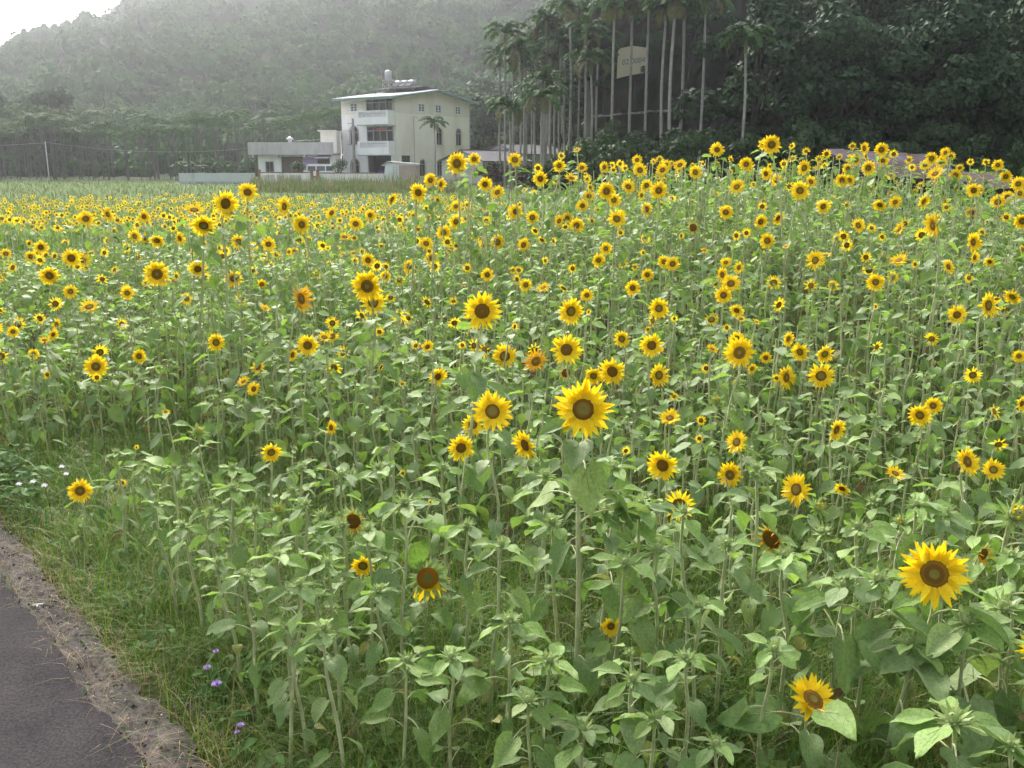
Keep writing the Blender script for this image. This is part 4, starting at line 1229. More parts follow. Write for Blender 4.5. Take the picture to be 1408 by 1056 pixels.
# glazed balcony fronts set back behind the opening
for z0, z1 in ((7.4, 8.75), (4.25, 5.8)):
    o = window_sq(house, 'f', -4.15, -.3, z0 - .3, z1, M_ALU, M_GLASS, 4, 1, .09, -.14)
    part('transom', M_ALU, o, lambda t: pbox(t, 'f', -4.05, -.35, -.12, .035, z1 - .5, z1 - .40))
part('red_banner', M_RED, house, lambda t: pbox(t, 'f', -2.8, -1.2, .031, .045, 5.42, 5.62))
part('red_plaque', M_RED, house, lambda t: box(t, -2.4, -1.3, 4.93, 4.98, 1.95, 2.25))
part('side_vent', M_GLASS, house, lambda t: pbox(t, 'r', .9, 2.4, -.16, -.12, 2.0, 2.72))
# balconies
for z0, z1 in ((5.9, 7.4), (2.72, 4.22)):
    bl = part('balcony', M_WTILE, house, lambda t: (box(t, -4.6, -.05, -1.1, -.003, z0, z0 + .16), box(t, -4.6, -.05, -1.1, -.98, z0 + .161, z1 - .68), box(t, -4.6, -.05, -1.1, -.98, z1 - .1, z1),
                                                    box(t, -4.6, -4.25, -1.1, -.98, z1 - .679, z1 - .101), box(t, -.35, -.05, -1.1, -.98, z1 - .679, z1 - .101),
                                                    box(t, -4.6, -4.48, -.979, -.003, z0 + .161, z1), box(t, -.17, -.05, -.979, -.003, z0 + .161, z1)))
    tag(part('balustrade', M_WTILE, bl, lambda t: [tube(t, [(-4.1 + .2 * k, -1.04, z1 - .68), (-4.1 + .2 * k, -1.04, z1 - .5), (-4.1 + .2 * k, -1.04, z1 - .3), (-4.1 + .2 * k, -1.04, z1 - .1)], [.035, .065, .03, .04], 6) for k in range(19)], True), kind='stuff')
    part('soffit_edge', M_FASC, bl, lambda t: box(t, -4.62, -.03, -1.12, -1.101, z0 - .02, z0 + .06))
part('corner_post', M_WTILE, house, lambda t: box(t, -.22, .012, -.6, -.003, 0, 2.71))
for a_, b_, rr_ in (((.06, 3.0, .2), (.06, 3.0, 6.9), .04), ((.06, 13.2, .2), (.06, 13.2, 8.4), .05), ((.05, 3.0, 6.92), (.05, 5.2, 6.3), .02)):
    part('drain_pipe', M_CONC, house, lambda t: tube(t, [a_, b_], [rr_, rr_], 6))
# roof-top low shelter, water tank on its tower, solar heaters
dk = part('rooftop_shelter', M_GREYR, house, lambda t: (prism(t, [(4.6, 10.12), (6.8, 10.4), (9.0, 10.12), (9.0, 10.05), (6.8, 10.33), (4.6, 10.05)], 'x', -7.6, -1.2), [box(t, x_, x_ + .1, y_, y_ + .1, 9.3, 10.06) for x_ in (-7.2, -4.4, -1.6) for y_ in (4.8, 8.6)]))
tw = empty('water_tank', house.matrix_basis @ Vector((-6.5, 6.2, 10.2)), HROT)
TZ = 0.3
M_W = Matrix.Translation(C0) @ Matrix.Rotation(HROT, 4, 'Z')
tw.location = M_W @ Vector((-6.3, 6.2, 10.2))
tag(tw, 'stainless steel water tank on a lattice stand on the house roof', 'water tank')
part('tank', M_STEEL, tw, lambda t: tube(t, [(0, 0, 1.02), (0, 0, 1.1), (0, 0, 1.95), (0, 0, 2.0), (0, 0, 2.12)], [.34, .39, .39, .37, .08], 20, cap=True), True)
def lattice(t):
    for sx in (-1, 1):
        for sy in (-1, 1): tube(t, [(sx * .5, sy * .5, -.2), (sx * .45, sy * .45, 1.0)], [.035, .035], 4)
        for a, b_ in ((0, .5), (.5, 1.0)):
            tube(t, [(sx * .5, -.5, a), (sx * .46, .46, b_)], [.022, .022], 4); tube(t, [(sx * .5, .5, a), (sx * .46, -.46, b_)], [.022, .022], 4)
            tube(t, [(-.5, sx * .5, a), (.46, sx * .46, b_)], [.022, .022], 4); tube(t, [(.5, sx * .5, a), (-.46, sx * .46, b_)], [.022, .022], 4)
    box(t, -.52, .52, -.52, .52, .985, 1.02)
part('stand', M_CONC, tw, lattice)
for a_, b_ in (((-.62, -.5, .9), (-.62, -.5, 2.2)), ((.9, .4, .9), (.9, .4, 1.9))):
    part('guard_rail', M_RUST, tw, lambda t: tube(t, [a_, b_], [.02, .02], 4))
for k in range(3):
    sh = empty('solar_heater', M_W @ Vector((-4.9 + k * 1.0, 6.4, 10.32)), HROT)
    part('cylinder', M_STEEL, sh, lambda t: tube(t, [(-.42, 0, .55), (-.4, 0, .55), (.4, 0, .55), (.42, 0, .55)], [.05, .22, .22, .05], 14, cap=True), True)
    part('collector', M_GREYR, sh, lambda t: prism(t, [(-1.0, .02), (-.2, .42), (-.2, .48), (-1.0, .08)], 'x', -.4, .4))
    part('bracket', M_ALU, sh, lambda t: [box(t, sx - .03, sx + .03, -.9, .1, -.1, .02) for sx in (-.35, .35)] + [box(t, sx - .03, sx + .03, -.03, .03, .021, .36) for sx in (-.35, .35)])
    tag(sh, ('leftmost', 'middle', 'rightmost')[k] + ' of three shiny solar water heaters on the house roof', 'solar heater', 'solar heaters on the roof')

# low annex beside the house
ax = empty('annex', (-28.5, 106.0, .3))
tag(ax, 'low white annex with grey parapet to the left of the tall house', 'building')
part('front_wall', M_WTILE, ax, lambda t: wall_cells(t, 'f', .8, 9.2, 0, 2.78, [(1.55, 2.5, .5, 2.1), (3.3, 5.7, 0, 2.6), (7.3, 8.6, 0, 2.5)]))
part('side_wall', M_WTILE, ax, lambda t: (box(t, .8, 1.0, .201, 7.8, 0, 2.78), box(t, 9.0, 9.2, .201, 4.2, 0, 2.78), box(t, 1.001, 8.399, 7.6, 7.8, 0, 2.78)))
part('inner_wall', M_PINK, ax, lambda t: box(t, 1.01, 8.39, 2.2, 2.3, 0, 2.78))
part('parapet', M_CONC, ax, lambda t: (box(t, 0, 9.2, -.9, -.7, 2.8, 4.1), box(t, 0, .2, -.699, 7.8, 2.8, 4.1), box(t, .201, 8.6, 7.6, 7.8, 2.8, 4.1), box(t, .201, 9.2, -.699, 7.599, 2.79, 2.95)))
part('bracket', M_CONC, ax, lambda t: [box(t, x_, x_ + .25, -.85, -.005, 2.5, 2.789) for x_ in (.35, 2.9, 5.9)])
window_sq(ax, 'f', 1.55, 2.5, .5, 2.1, M_ALU, M_GLASS, 2, 1, .06)
part('roller_shutter', M_PURP, ax, lambda t: [box(t, 5.72, 7.28, -.05 - .02 * (k % 2), -.003, 1.35 + k * .17, 1.5 + k * .17) for k in range(7)])
part('awning', M_ROOF, ax, lambda t: prism(t, [(-1.5, 2.40), (-.02, 2.6), (-.02, 2.66), (-1.5, 2.46)], 'x', 7.2, 8.75))
part('stair_tower', M_CREAM, ax, lambda t: (box(t, 7.55, 9.3, .8, 3.6, 2.96, 5.3), box(t, 7.3, 9.34, .6, 3.8, 5.301, 5.42)))
part('door', M_BROWN, ax, lambda t: box(t, 4.2, 5.1, 2.15, 2.198, 0, 2.1))
vt = part('roof_vent', M_STEEL, ax, lambda t: tube(t, [(3.7, 3, 2.95), (3.7, 3, 4.45), (3.7, 3, 4.46), (3.7, 3, 4.62), (3.7, 3, 4.8)], [.22, .22, .42, .36, .05], 14, cap=True), True)

# garden wall in front
gw = empty('garden_wall', (-25.2, 97.0, .28))
tag(gw, 'low white garden wall with reddish-brown coping in front of the annex', 'wall')
part('wall', M_WTILE, gw, lambda t: (box(t, 0, 5.0, -.08, .08, -.1, .95), box(t, 6.0, 12.4, -.08, .08, -.1, .9)))
part('coping', M_BROWN, gw, lambda t: (box(t, -.05, 5.0, -.12, .12, .951, 1.05), box(t, 6.0, 12.45, -.12, .12, .901, 1.0)))
for x_ in (-.1, 5.15, 5.75):
    part('post', M_BROWN, gw, lambda t: box(t, x_ - .13, x_ + .13, -.15, .15, -.1, 1.3))
for x_ in (.35, 1.65, 2.95):
    part('panel', M_CONC, gw, lambda t: box(t, x_, x_ + 1.1, -.1, -.082, .15, .75))

# van
def make_van():
    e = empty('van', (-21.2, 100.2, .3), R(4))
    prof = [(0.05, .35), (4.2, .35), (4.28, .6), (4.2, .95), (3.75, 1.05), (3.15, 1.72), (2.9, 1.80), (.25, 1.80), (.05, 1.65), (0, .9)]
    part('body', M_VAN, e, lambda t: prism(t, prof, 'y', -.8, .8))
    for a, b_ in ((.2, 1.0), (1.1, 1.95), (2.05, 2.75)):
        part('window', M_BGLASS, e, lambda t: (box(t, a, b_, -.812, -.801, 1.12, 1.6), box(t, a, b_, .801, .812, 1.12, 1.6)))
    part('windscreen', M_BGLASS, e, lambda t: prism(t, [(3.68, 1.14), (3.72, 1.14), (3.22, 1.70), (3.18, 1.70)], 'y', -.7, .7))
    part('bumper', M_ALU, e, lambda t: (box(t, 4.25, 4.4, -.78, .78, .35, .55), box(t, -.12, .03, -.78, .78, .35, .55)))
    for x_ in (.85, 3.45):
        for y_ in (-.74, .74):
            w = part('wheel', M_RUB, e, lambda t: tube(t, [(x_, y_ - .1, .31), (x_, y_ - .085, .31), (x_, y_ + .085, .31), (x_, y_ + .1, .31)], [.25, .31, .31, .25], 16, cap=True), True)
            part('rim', M_ALU, w, lambda t: tube(t, [(x_, y_ - .115, .31), (x_, y_ + .115, .31)], [.16, .16], 12, cap=True))
    for y_ in (-.6, .6): part('headlight', M_FRAME, e, lambda t: box(t, 4.2, 4.3, y_ - .14, y_ + .14, .68, .85))
    tag(e, 'white van parked behind the garden wall beside the house', 'van')
make_van()
def blue_truck():
    e = empty('blue_truck', M_W @ Vector((-3.6, 1.0, .16)), HROT)
    part('cargo_bed', M_BLUE, e, lambda t: (box(t, 0, 2.2, 0, 1.5, .45, .6), box(t, 0, 2.2, 0, .06, .601, 1.0), box(t, 0, 2.2, 1.44, 1.5, .601, 1.0), box(t, 0, .06, .061, 1.439, .601, 1.0)))
    part('cab', M_BLUE, e, lambda t: prism(t, [(2.25, .4), (3.2, .4), (3.2, .9), (2.95, 1.5), (2.25, 1.5)], 'y', .02, 1.48))
    part('window', M_BGLASS, e, lambda t: box(t, 2.4, 2.9, -.0, .018, .95, 1.4))
    for x_ in (.5, 2.7):
        for y_ in (.06, 1.44): part('wheel', M_RUB, e, lambda t: tube(t, [(x_, y_ - .09, .28), (x_, y_ + .09, .28)], [.28, .28], 14, cap=True))
    part('tank', M_FRAME, e, lambda t: tube(t, [(1.0, .7, .601), (1.0, .7, 1.05)], [.3, .3], 12, cap=True))
    tag(e, 'small blue truck parked inside the open ground floor of the house', 'truck')
blue_truck()

# garden shed with boards and a ladder leaning on it
sh = empty('garden_shed', (-12.3, 94.0, .28), R(-6))
tag(sh, 'small white and pinkish shed with pale roof before the house', 'shed')
part('front_panel', M_FRAME, sh, lambda t: prism(t, [(0, 0), (1.35, 0), (1.35, 1.75), (.3, 1.95), (0, 1.7)], 'y', -.05, 0))
part('side_panel', M_SHEDP, sh, lambda t: (box(t, 1.36, 3.0, -.03, .02, 0, 1.68), box(t, 2.96, 3.0, .021, 2.0, 0, 1.68), box(t, 0, .04, .001, 2.0, 0, 1.68), box(t, .041, 2.959, 1.96, 2.0, 0, 1.68)))
part('roof', M_ROOF, sh, lambda t: prism(t, [(-.3, 1.62), (.35, 2.02), (3.15, 1.78), (3.15, 1.84), (.35, 2.10), (-.3, 1.69)], 'y', -.25, 2.15))
bd = empty('leaning_board', (-12.45, 93.6, .28), R(-6))
part('board', M_FRAME, bd, lambda t: (prism(t, [(.0, 0), (.22, 0), (.42, 1.5), (.2, 1.5)], 'y', -.03, 0), prism(t, [(.3, 0), (.5, 0), (.62, 1.45), (.45, 1.45)], 'y', .01, .04)))
tag(bd, 'two pale boards leaning against the white garden shed', 'boards')
ld = empty('ladder', (-11.45, 93.6, .28), R(-6))
part('rail', M_ALU, ld, lambda t: (tube(t, [(0, 0, 0), (-.08, .3, 1.75)], [.03, .03], 4), tube(t, [(.42, 0, 0), (.2, .3, 1.75)], [.03, .03], 4)))
for k in range(6):
    f_ = (k + .6) / 6.5
    part('rung', M_ALU, ld, lambda t: tube(t, [(-.08 * f_, .3 * f_, 1.75 * f_), (.42 - .22 * f_, .3 * f_, 1.75 * f_)], [.02, .02], 4))
tag(ld, 'dark narrow ladder leaning on the shed front', 'ladder')

# grey-roofed sheds right of the house
def shed(loc, rz, w, d, he, ha, label, wallm, roofm):
    e = empty('shed', loc, rz)
    part('wall', wallm, e, lambda t: (prism(t, [(0, 0), (w, 0), (w, he), (w / 2, ha), (0, he)], 'y', 0, .1), prism(t, [(0, 0), (w, 0), (w, he), (w / 2, ha), (0, he)], 'y', d - .1, d), box(t, 0, .1, .101, d - .101, 0, he), box(t, w - .1, w, .101, d - .101, 0, he)))
    part('roof', roofm, e, lambda t: [prism(t, [(-.3, he - .3 * (ha - he) / (w / 2) + .02), (w / 2, ha + .02), (w / 2, ha + .10), (-.3, he - .3 * (ha - he) / (w / 2) + .1)], 'y', -.3, d + .3),
                                       prism(t, [(w + .3, he - .3 * (ha - he) / (w / 2) + .02), (w / 2 + .001, ha + .02), (w / 2 + .001, ha + .10), (w + .3, he - .3 * (ha - he) / (w / 2) + .1)], 'y', -.3, d + .3)])
    part('ridge_cap', M_RED, e, lambda t: box(t, w / 2 - .12, w / 2 + .12, -.31, d + .31, ha + .101, ha + .14))
    tag(e, label, 'shed')
shed((-6.6, 91, .28), R(-38), 5.0, 7, 2.1, 3.0, 'nearer grey-roofed shed at the right corner of the house', M_CONC, M_GREYR)
shed((-3.2, 98, .28), R(-38), 5.0, 8, 2.8, 3.7, 'farther grey-roofed shed behind the palm trunks', M_CONC, M_GREYR)

# pale panel fence in the far field
fe = empty('panel_fence', (at(246, 240, 91).x, 91, .27))
tag(fe, 'pale metal panel fence standing in the field left of the annex', 'fence')
for k in range(6):
    part('panel', M_PANEL, fe, lambda t: box(t, k * 1.19, k * 1.19 + 1.17, -.03, .0, .22, 1.0 + .015 * (k % 2)))
for k in range(7): part('post', M_ALU, fe, lambda t: box(t, k * 1.19 - .05, k * 1.19 + .01, .001, .06, -.1, .98))
part('footing', M_CONC, fe, lambda t: box(t, -.05, 7.2, -.06, .06, -.15, .2))

# poles and wires
def pole(u, vtop, Yd, rad, label, arms=True, mat=M_POLE):
    p = at(u, vtop, Yd); zb = float(ground_z(p.x, Yd)); hh = p.z - zb
    e = empty('utility_pole', (p.x, Yd, zb))
    part('post', mat, e, lambda t: tube(t, [(0, 0, -.2), (0, 0, hh * .5), (0, 0, hh)], [rad * 1.25, rad, rad * .8], 10, cap=True), True)
    if arms:
        part('crossarm', M_ALU, e, lambda t: [box(t, -.55, .05, -.12, -.05, hh - dz, hh - dz + .07) for dz in (.5, 1.2)])
        part('insulator', M_FRAME, e, lambda t: [tube(t, [(x_, -.085, hh - dz + .071), (x_, -.085, hh - dz + .2)], [.04, .03], 6, cap=True) for dz in (.5, 1.2) for x_ in (-.5, -.2)])
    tag(e, label, 'pole')
    return Vector((p.x, Yd, zb + hh))
pA = pole(485, 163, 97.5, .14, 'thick grey utility pole in front of the house')
pB = pole(62, 194, 92, .05, 'thin pale pole in front of the palm grove at left', False, M_CONC)
def wire(a, b_, sag, label):
    pts = [a.lerp(b_, i / 14) - Vector((0, 0, sag * 4 * (i / 14) * (1 - i / 14))) for i in range(15)]
    t = T(); tube(t, pts, [.009] * 15, 4)
    tag(link('wire', t.mesh('wire', [M_ALU])), label, 'wire')
wire(pB - Vector((0, 0, .1)), Vector((-22.0, 105.2, 4.7)), 1.1, 'thin wire sagging from the pale pole to the annex')
wire(pB - Vector((0, 0, .15)), Vector((-75, 96, 5.2)), .8, 'thin wire running left from the pale pole out of frame')
wire(pA - Vector((0, 0, .7)), Vector((-23.5, 105.4, 4.6)), .5, 'wire from the thick utility pole to the annex roof')

# retaining wall with ledges, sign
RWY = 74.0
xl, xr = at(812, 150, RWY).x, at(1075, 150, RWY).x
rwall = empty('retaining_wall', (xl, RWY, 0))
tag(rwall, 'tall dark mossy retaining wall behind the palm trunks', 'wall')
def rwf(t):
    nxw, nzw = 36, 26; V = []; Fc = []; q = random.Random(4)
    for j in range(nzw + 1):
        for i in range(nxw + 1):
            zz = 14.5 * j / nzw
            V.append((i / nxw * (xr - xl), -.25 + .11 * zz + q.uniform(-.14, .14) + .25 * math.sin(i * .5) * math.sin(j * .4), zz))
    k = nxw + 1
    for j in range(nzw):
        for i in range(nxw): Fc.append((j * k + i, j * k + i + 1, (j + 1) * k + i + 1, (j + 1) * k + i))
    o = len(V); V += [(0, 6, 0), (xr - xl, 6, 0), (xr - xl, 6, 14.5), (0, 6, 14.5)]
    Fc += [(o + 1, o, o + 3, o + 2), (nzw * k, nzw * k + nxw, o + 2, o + 3), (0, nzw * k, o + 3, o), (nxw, o + 1, o + 2, nzw * k + nxw)]
    t.add(V, Fc)
part('face', M_CLIFF, rwall, rwf)
for (u0, v0, u1, v1) in ((815, 160, 905, 152), (905, 152, 1062, 150), (940, 132, 1062, 142)):
    a, b_ = at(u0, v0, RWY - .5), at(u1, v1, RWY - .5)
    o_ = Vector((xl, RWY, 0))
    def lg(t):
        q = random.Random(int(u0)); n = 16
        pts = [a.lerp(b_, i / n) - o_ + Vector((0, .11 * a.lerp(b_, i / n).z - .05, q.uniform(-.06, .06))) for i in range(n + 1)]
        tube(t, pts, [q.uniform(.05, .11) for _ in pts], 5)
    part('ledge', M_LEDGE, rwall, lg)
sgY = 73.0
sgn = empty('sign', at(849, 106, sgY))
tag(sgn, 'weathered cream sign with blue digits hanging on the dark wall', 'sign')
P4 = [at(848, 108, sgY), at(868, 103, sgY), at(889, 100, sgY + .1), at(891, 66, sgY + .1), at(870, 63, sgY), at(850, 67, sgY)]
o_ = sgn.location.copy()
part('board', M_SIGN, sgn, lambda t: prism(t, [((p - o_).x, (p - o_).z) for p in P4], 'y', 0, .05))
fc_ = bpy.data.curves.new('digits', 'FONT'); fc_.body = '02 0004'; fc_.size = .52; fc_.extrude = .004; fc_.shear = .2; fc_.align_x = 'CENTER'
to = bpy.data.objects.new('tmp', fc_); col.objects.link(to)
bpy.context.view_layer.update()
dg = bpy.context.evaluated_depsgraph_get()
tm = bpy.data.meshes.new_from_object(to.evaluated_get(dg)); bpy.data.objects.remove(to)
tm.materials.clear(); tm.materials.append(M_INK)
link('digits', tm, sgn, Matrix.Translation((1.15, -.008, .95)) @ Matrix.Rotation(-R(7), 4, 'Y') @ Matrix.Rotation(math.pi / 2, 4, 'X'))

# violet sheet roofs behind the crest on the right
vr = empty('sheet_roof_hut', (at(1172, 200, 40).x, 40, -.18))
tag(vr, 'low hut with rusty violet-grey sheet roof behind the crest', 'hut')
for k in range(5):
    part('roof_sheet', M_TARP, vr, lambda t: prism(t, [(-2.0 - .1 * k, 1.75 - .06 * k), (3.5 - .35 * k, 2.85 - .06 * k), (3.5 - .35 * k, 2.89 - .06 * k), (-2.0 - .1 * k, 1.79 - .06 * k)], 'x', k * .80 + .0, k * .80 + .82))
part('wall', M_DUST, vr, lambda t: (box(t, .1, 4.2, 1.6, 1.7, -.2, 1.9), box(t, .1, .2, -1.6, 1.59, -.2, 1.3), box(t, 4.1, 4.2, -1.6, 1.59, -.2, 1.3)))
for x_ in (.1, 2.2, 4.2): part('post', M_TRUNK, vr, lambda t: tube(t, [(x_, -1.8, -.2), (x_, -1.8, 1.5)], [.05, .05], 6))
part('beam', M_RUST, vr, lambda t: tube(t, [(-1.6, -2.0, 1.35), (.3, -1.9, 1.72)], [.05, .05], 6))
v2 = empty('lean_to', (at(1330, 210, 42).x, 42, -.7))
part('roof_sheet', M_DUST, v2, lambda t: prism(t, [(-1.6, 1.7), (2.4, 2.35), (2.4, 2.4), (-1.6, 1.75)], 'x', 0, 2.6))
part('wall', M_DUST, v2, lambda t: box(t, .1, 2.5, .2, .3, -.2, 1.95))
tag(v2, 'brown lean-to shelter at right behind the crest', 'hut')

# ------------------------------------------------------------------ palms
def frond_t(seed, n=24, L=2.1, droop=1.0, width=.46, m=0):
    q = random.Random(seed); t = T()
    e0 = R(q.uniform(48, 72)); e1 = R(q.uniform(-55, -20) * droop); c = Vector((0, 0, 0)); pts = [c]
    for i in range(10):
        a = e0 + (e1 - e0) * ((i + .5) / 10) ** .9
        c = c + Vector((math.cos(a), 0, math.sin(a))) * L / 10; pts.append(c)
    tube(t, pts[::2], [.05, .04, .03, .022, .016, .01], 4, m)
    for i in range(n):
        f_ = .12 + .86 * i / (n - 1)
        p = along(pts, f_); d = (along(pts, min(1, f_ + .05)) - along(pts, f_ - .05)).normalized()
        w = width * math.sin(math.pi * (.15 + .8 * f_)) ** .7
        for s in (-1, 1):
            side = Vector((0, s, 0)); nrm = Vector((-d.z, 0, d.x))
            dr = (d * .55 + side * .85 + nrm * q.uniform(-.15, .4)).normalized()
            tip = p + dr * w * q.uniform(.85, 1.1) - Vector((0, 0, w * q.uniform(.25, .55)))
            mid = p + dr * w * .55 - Vector((0, 0, w * .05))
            b_ = d * .05
            t.add([p - b_, p + b_, mid + b_ * 1.1, tip, mid - b_ * 1.1], [(0, 1, 2, 4), (4, 2, 3)], m)
    return t
FRONDS = [frond_t(900 + i) for i in range(6)]
FROND_ME = [f_.mesh('frond', [M_FROND], False) for f_ in FRONDS]
OLDF_ME = [frond_t(920 + i, 18, 2.0, 1.9, .5).mesh('frond', [M_FRONDY], False) for i in range(2)]
def trunk_me(hh, rad, bend, mat=M_PTRUNK, name='trunk'):
    t = T(); n = 8
    tube(t, [(bend * math.sin(math.pi * i / n * .9), bend * .4 * (i / n) ** 2, -.3 + (hh + .3) * i / n) for i in range(n + 1)], [rad * (1.35 if i == 0 else 1.0 - .22 * i / n) for i in range(n + 1)], 8)
    return t.mesh(name, [mat])
def palm(u, vtop, Yd, label, group, sc=1.0, seed=0, ubase=None):
    q = random.Random(seed)
    p = at(u, vtop, Yd); zb = float(ground_z(p.x, Yd)); hh = p.z - zb - .6 * sc
    e = empty('areca_palm', (p.x, Yd, zb))
    bend = q.uniform(-.2, .2)
    link('trunk', trunk_me(hh, q.uniform(.085, .11) * sc, bend), e)
    tx = Vector((bend * math.sin(math.pi * .9), bend * .4, hh))
    part('crownshaft', M_SHAFT, e, lambda t: tube(t, [tx - Vector((0, 0, .05)), tx + Vector((0, 0, .3 * sc)), tx + Vector((0, 0, .9 * sc))], [.095 * sc, .12 * sc, .06 * sc], 8), True)
    a = q.uniform(0, 6)
    n = q.randint(11, 13)
    for k in range(n):
        a += 2.4 + q.uniform(-.3, .3)
        el = -.55 + .75 * k / n
        link('frond', q.choice(FROND_ME), e, Matrix.Translation(tx + Vector((0, 0, .85 * sc))) @ Matrix.Rotation(a, 4, 'Z') @ Matrix.Rotation(-el, 4, 'Y') @ Matrix.Diagonal((sc, sc, sc, 1)))
    for k in range(q.choice((1, 2, 2, 3))):
        link('frond', q.choice(OLDF_ME), e, Matrix.Translation(tx + Vector((0, 0, .7 * sc))) @ Matrix.Rotation(q.uniform(0, 6.3), 4, 'Z') @ Matrix.Rotation(.5, 4, 'Y') @ Matrix.Diagonal((sc * .9, sc * .9, sc * .9, 1)))
    tag(e, label, 'palm', group)
PALMS = [(694, 51, 78), (688, 80, 84), (713, 72, 76), (701, 153, 70), (750, 33, 78), (738, 54, 84), (783, 14, 74), (780, 40, 80), (806, 48, 70), (765, 88, 78), (750, 117, 72), (745, 139, 66),
         (812, 89, 68), (845, 14, 66), (870, 6, 68), (893, -2, 66), (917, 14, 64), (929, 10, 62), (941, 12, 66), (970, 4, 63), (1025, 58, 60),
         (725, 62, 90), (760, 60, 92), (795, 70, 92), (770, 20, 88), (706, 90, 82), (722, 80, 80), (744, 70, 82), (756, 48, 80), (772, 66, 76), (788, 52, 78), (798, 24, 78), (824, 60, 74), (820, 30, 86), (832, 22, 82), (855, 24, 76), (730, 95, 96), (790, 30, 96), (775, 55, 100), (757, 75, 102), (718, 100, 98), (800, 95, 100)]
front = [q for q in PALMS]
front_sorted = sorted(range(len(PALMS)), key=lambda i: PALMS[i][0])
for k, i in enumerate(front_sorted):
    u, v, Yd = PALMS[i]
    if i == 20: lab = 'lone areca palm standing apart at the right before the dark slope'
    elif i == 3: lab = 'shortest areca palm of the left clump beside the sheds'
    elif i in (10, 11): lab = ('upper' if i == 10 else 'lower') + ' of two short areca palms in the middle of the clump'
    elif u < 835: lab = 'slim areca palm number %d from left in the crowded palm clump' % (k + 1); 
    else: lab = 'tall areca palm before the dark wall, %s from the left there' % ordinal(k - sum(1 for z_ in PALMS if z_[0] < 835))
    if u < 835 and i not in (3, 10, 11): lab = '%s slim areca palm from the left in the crowded clump' % ordinal(k)
    palm(u, v, Yd, lab, 'areca palms by the slope', 1.08 if i != 20 else 1.0, 50 + i)
palm(597, 171, 100, 'small areca palm in front of the cream side wall of the house', 'areca palms by the house', .85, 5)

# the palm grove on the left: trunks and crowns, many copies
def far_crown(seed):
    q = random.Random(seed); t = T(); a = 0
    fs = [frond_t(seed * 7 + k, 9, 2.0, 1.0, .75) for k in range(3)]
    for k in range(9):
        a += 2.4 + q.uniform(-.3, .3)
        t.merge(q.choice(fs), Matrix.Rotation(a, 4, 'Z') @ Matrix.Rotation(.5 - .08 * k, 4, 'Y'))
    return t
FC_ME = [far_crown(40 + i).mesh('crown', [M_FROND], False) for i in range(5)]
FT_ME = [trunk_me(1.0, 1.0, 0.0, M_GTRUNK)]
q = random.Random(12)
grove = []
for row in range(8):
    Yd = (112, 119, 127, 137, 160, 178, 196, 214)[row]
    for k in range(24 if row < 4 else 18):
        uu = -14 + k * (20.5 if row < 4 else 27) + q.uniform(-9, 9)
        if uu > 470 or (uu > 350 and row == 0): continue
        grove.append((uu, Yd + q.uniform(-2.5, 2.5), row))
grove.sort()
gcount = [-1] * 8
for i, (uu, Yd, row) in enumerate(grove):
    xx = (uu - 704) / F * Yd; zb = float(ground_z(xx, Yd)); hh = q.uniform(4.8, 7.6) + .4 * min(row, 4)
    e = empty('grove_palm', (xx, Yd, zb))
    link('trunk', FT_ME[0], e, Matrix.Diagonal((.085, .085, hh, 1)))
    link('crown', q.choice(FC_ME), e, Matrix.Translation((0, 0, hh)) @ Matrix.Rotation(q.uniform(0, 6.3), 4, 'Z') @ Matrix.Diagonal([q.uniform(.9, 1.25)] * 2 + [q.uniform(.9, 1.5), 1]))
    gcount[row] += 1
    rn = ('front row of the grove', 'second row of the grove', 'third row of the grove', 'fourth row of the grove', 'lowest hillside row behind the grove', 'second hillside row behind the grove', 'third hillside row behind the grove', 'top hillside row behind the grove')[row]
    tag(e, ordinal(gcount[row]) + ' areca palm from left in the ' + rn, 'palm', 'areca palms in the grove')

# ------------------------------------------------------------------ broadleaf trees
def leafcloud(t, centre, rad, n, size, q, m=0, flat=.75, jit=.5):
    for k in range(n):
        a = q.uniform(0, 6.283); c = q.uniform(-.75, 1); s = math.sqrt(max(0, 1 - c * c))
        d = Vector((s * math.cos(a), s * math.sin(a), c))
        p = Vector(centre) + Vector((d.x * rad, d.y * rad, d.z * rad * flat)) * q.uniform(.7, 1.06)
        n_ = (d + Vector((q.gauss(0, jit), q.gauss(0, jit), q.gauss(.25, jit * .8)))).normalized()
        u_ = n_.cross(Vector((q.gauss(0, 1), q.gauss(0, 1), q.gauss(0, 1)))).normalized(); v_ = n_.cross(u_)
        L = size * q.uniform(.7, 1.35); w = L * q.uniform(.28, .45)
        t.add([p - u_ * L * .5, p + v_ * w, p + u_ * L * .5 - n_ * L * .12, p - v_ * w], [(0, 1, 2, 3)], m)
def tree_templates(seed, H, Rr, nclump, nleaf, size, mat, low=.35):
    q = random.Random(seed); t = T(); tr = T()
    limbs = []
    for k in range(nclump):
        a = q.uniform(0, 6.283); rr = Rr * math.sqrt(q.random()) * .85; z = H * (low + (1 - low) * q.random() ** .8)
        rr *= 1 - .55 * max(0, (z / H - .6) / .4) ** 1.3
        c = Vector((rr * math.cos(a), rr * math.sin(a), z)); cr = Rr * q.uniform(.22, .40)
        leafcloud(t, c, cr, int(nleaf * q.uniform(.7, 1.3)), size, q)
        if k < 9: limbs.append(c)
    tube(tr, [(0, 0, -.5), (.1, .05, H * .2), (-.05, .1, H * .42), (.05, 0, H * .75)], [.05 * H * .55, .04 * H * .55, .03 * H * .55, .012 * H * .5], 8)
    for c in limbs:
        s0 = Vector((0, .05, H * q.uniform(.22, .5)))
        tube(tr, [s0, s0.lerp(c, .5) + Vector((0, 0, -.04 * H)), c], [.014 * H, .01 * H, .004 * H], 5)
    return t.mesh('crown', [mat], False), tr.mesh('trunk', [M_TRUNK])
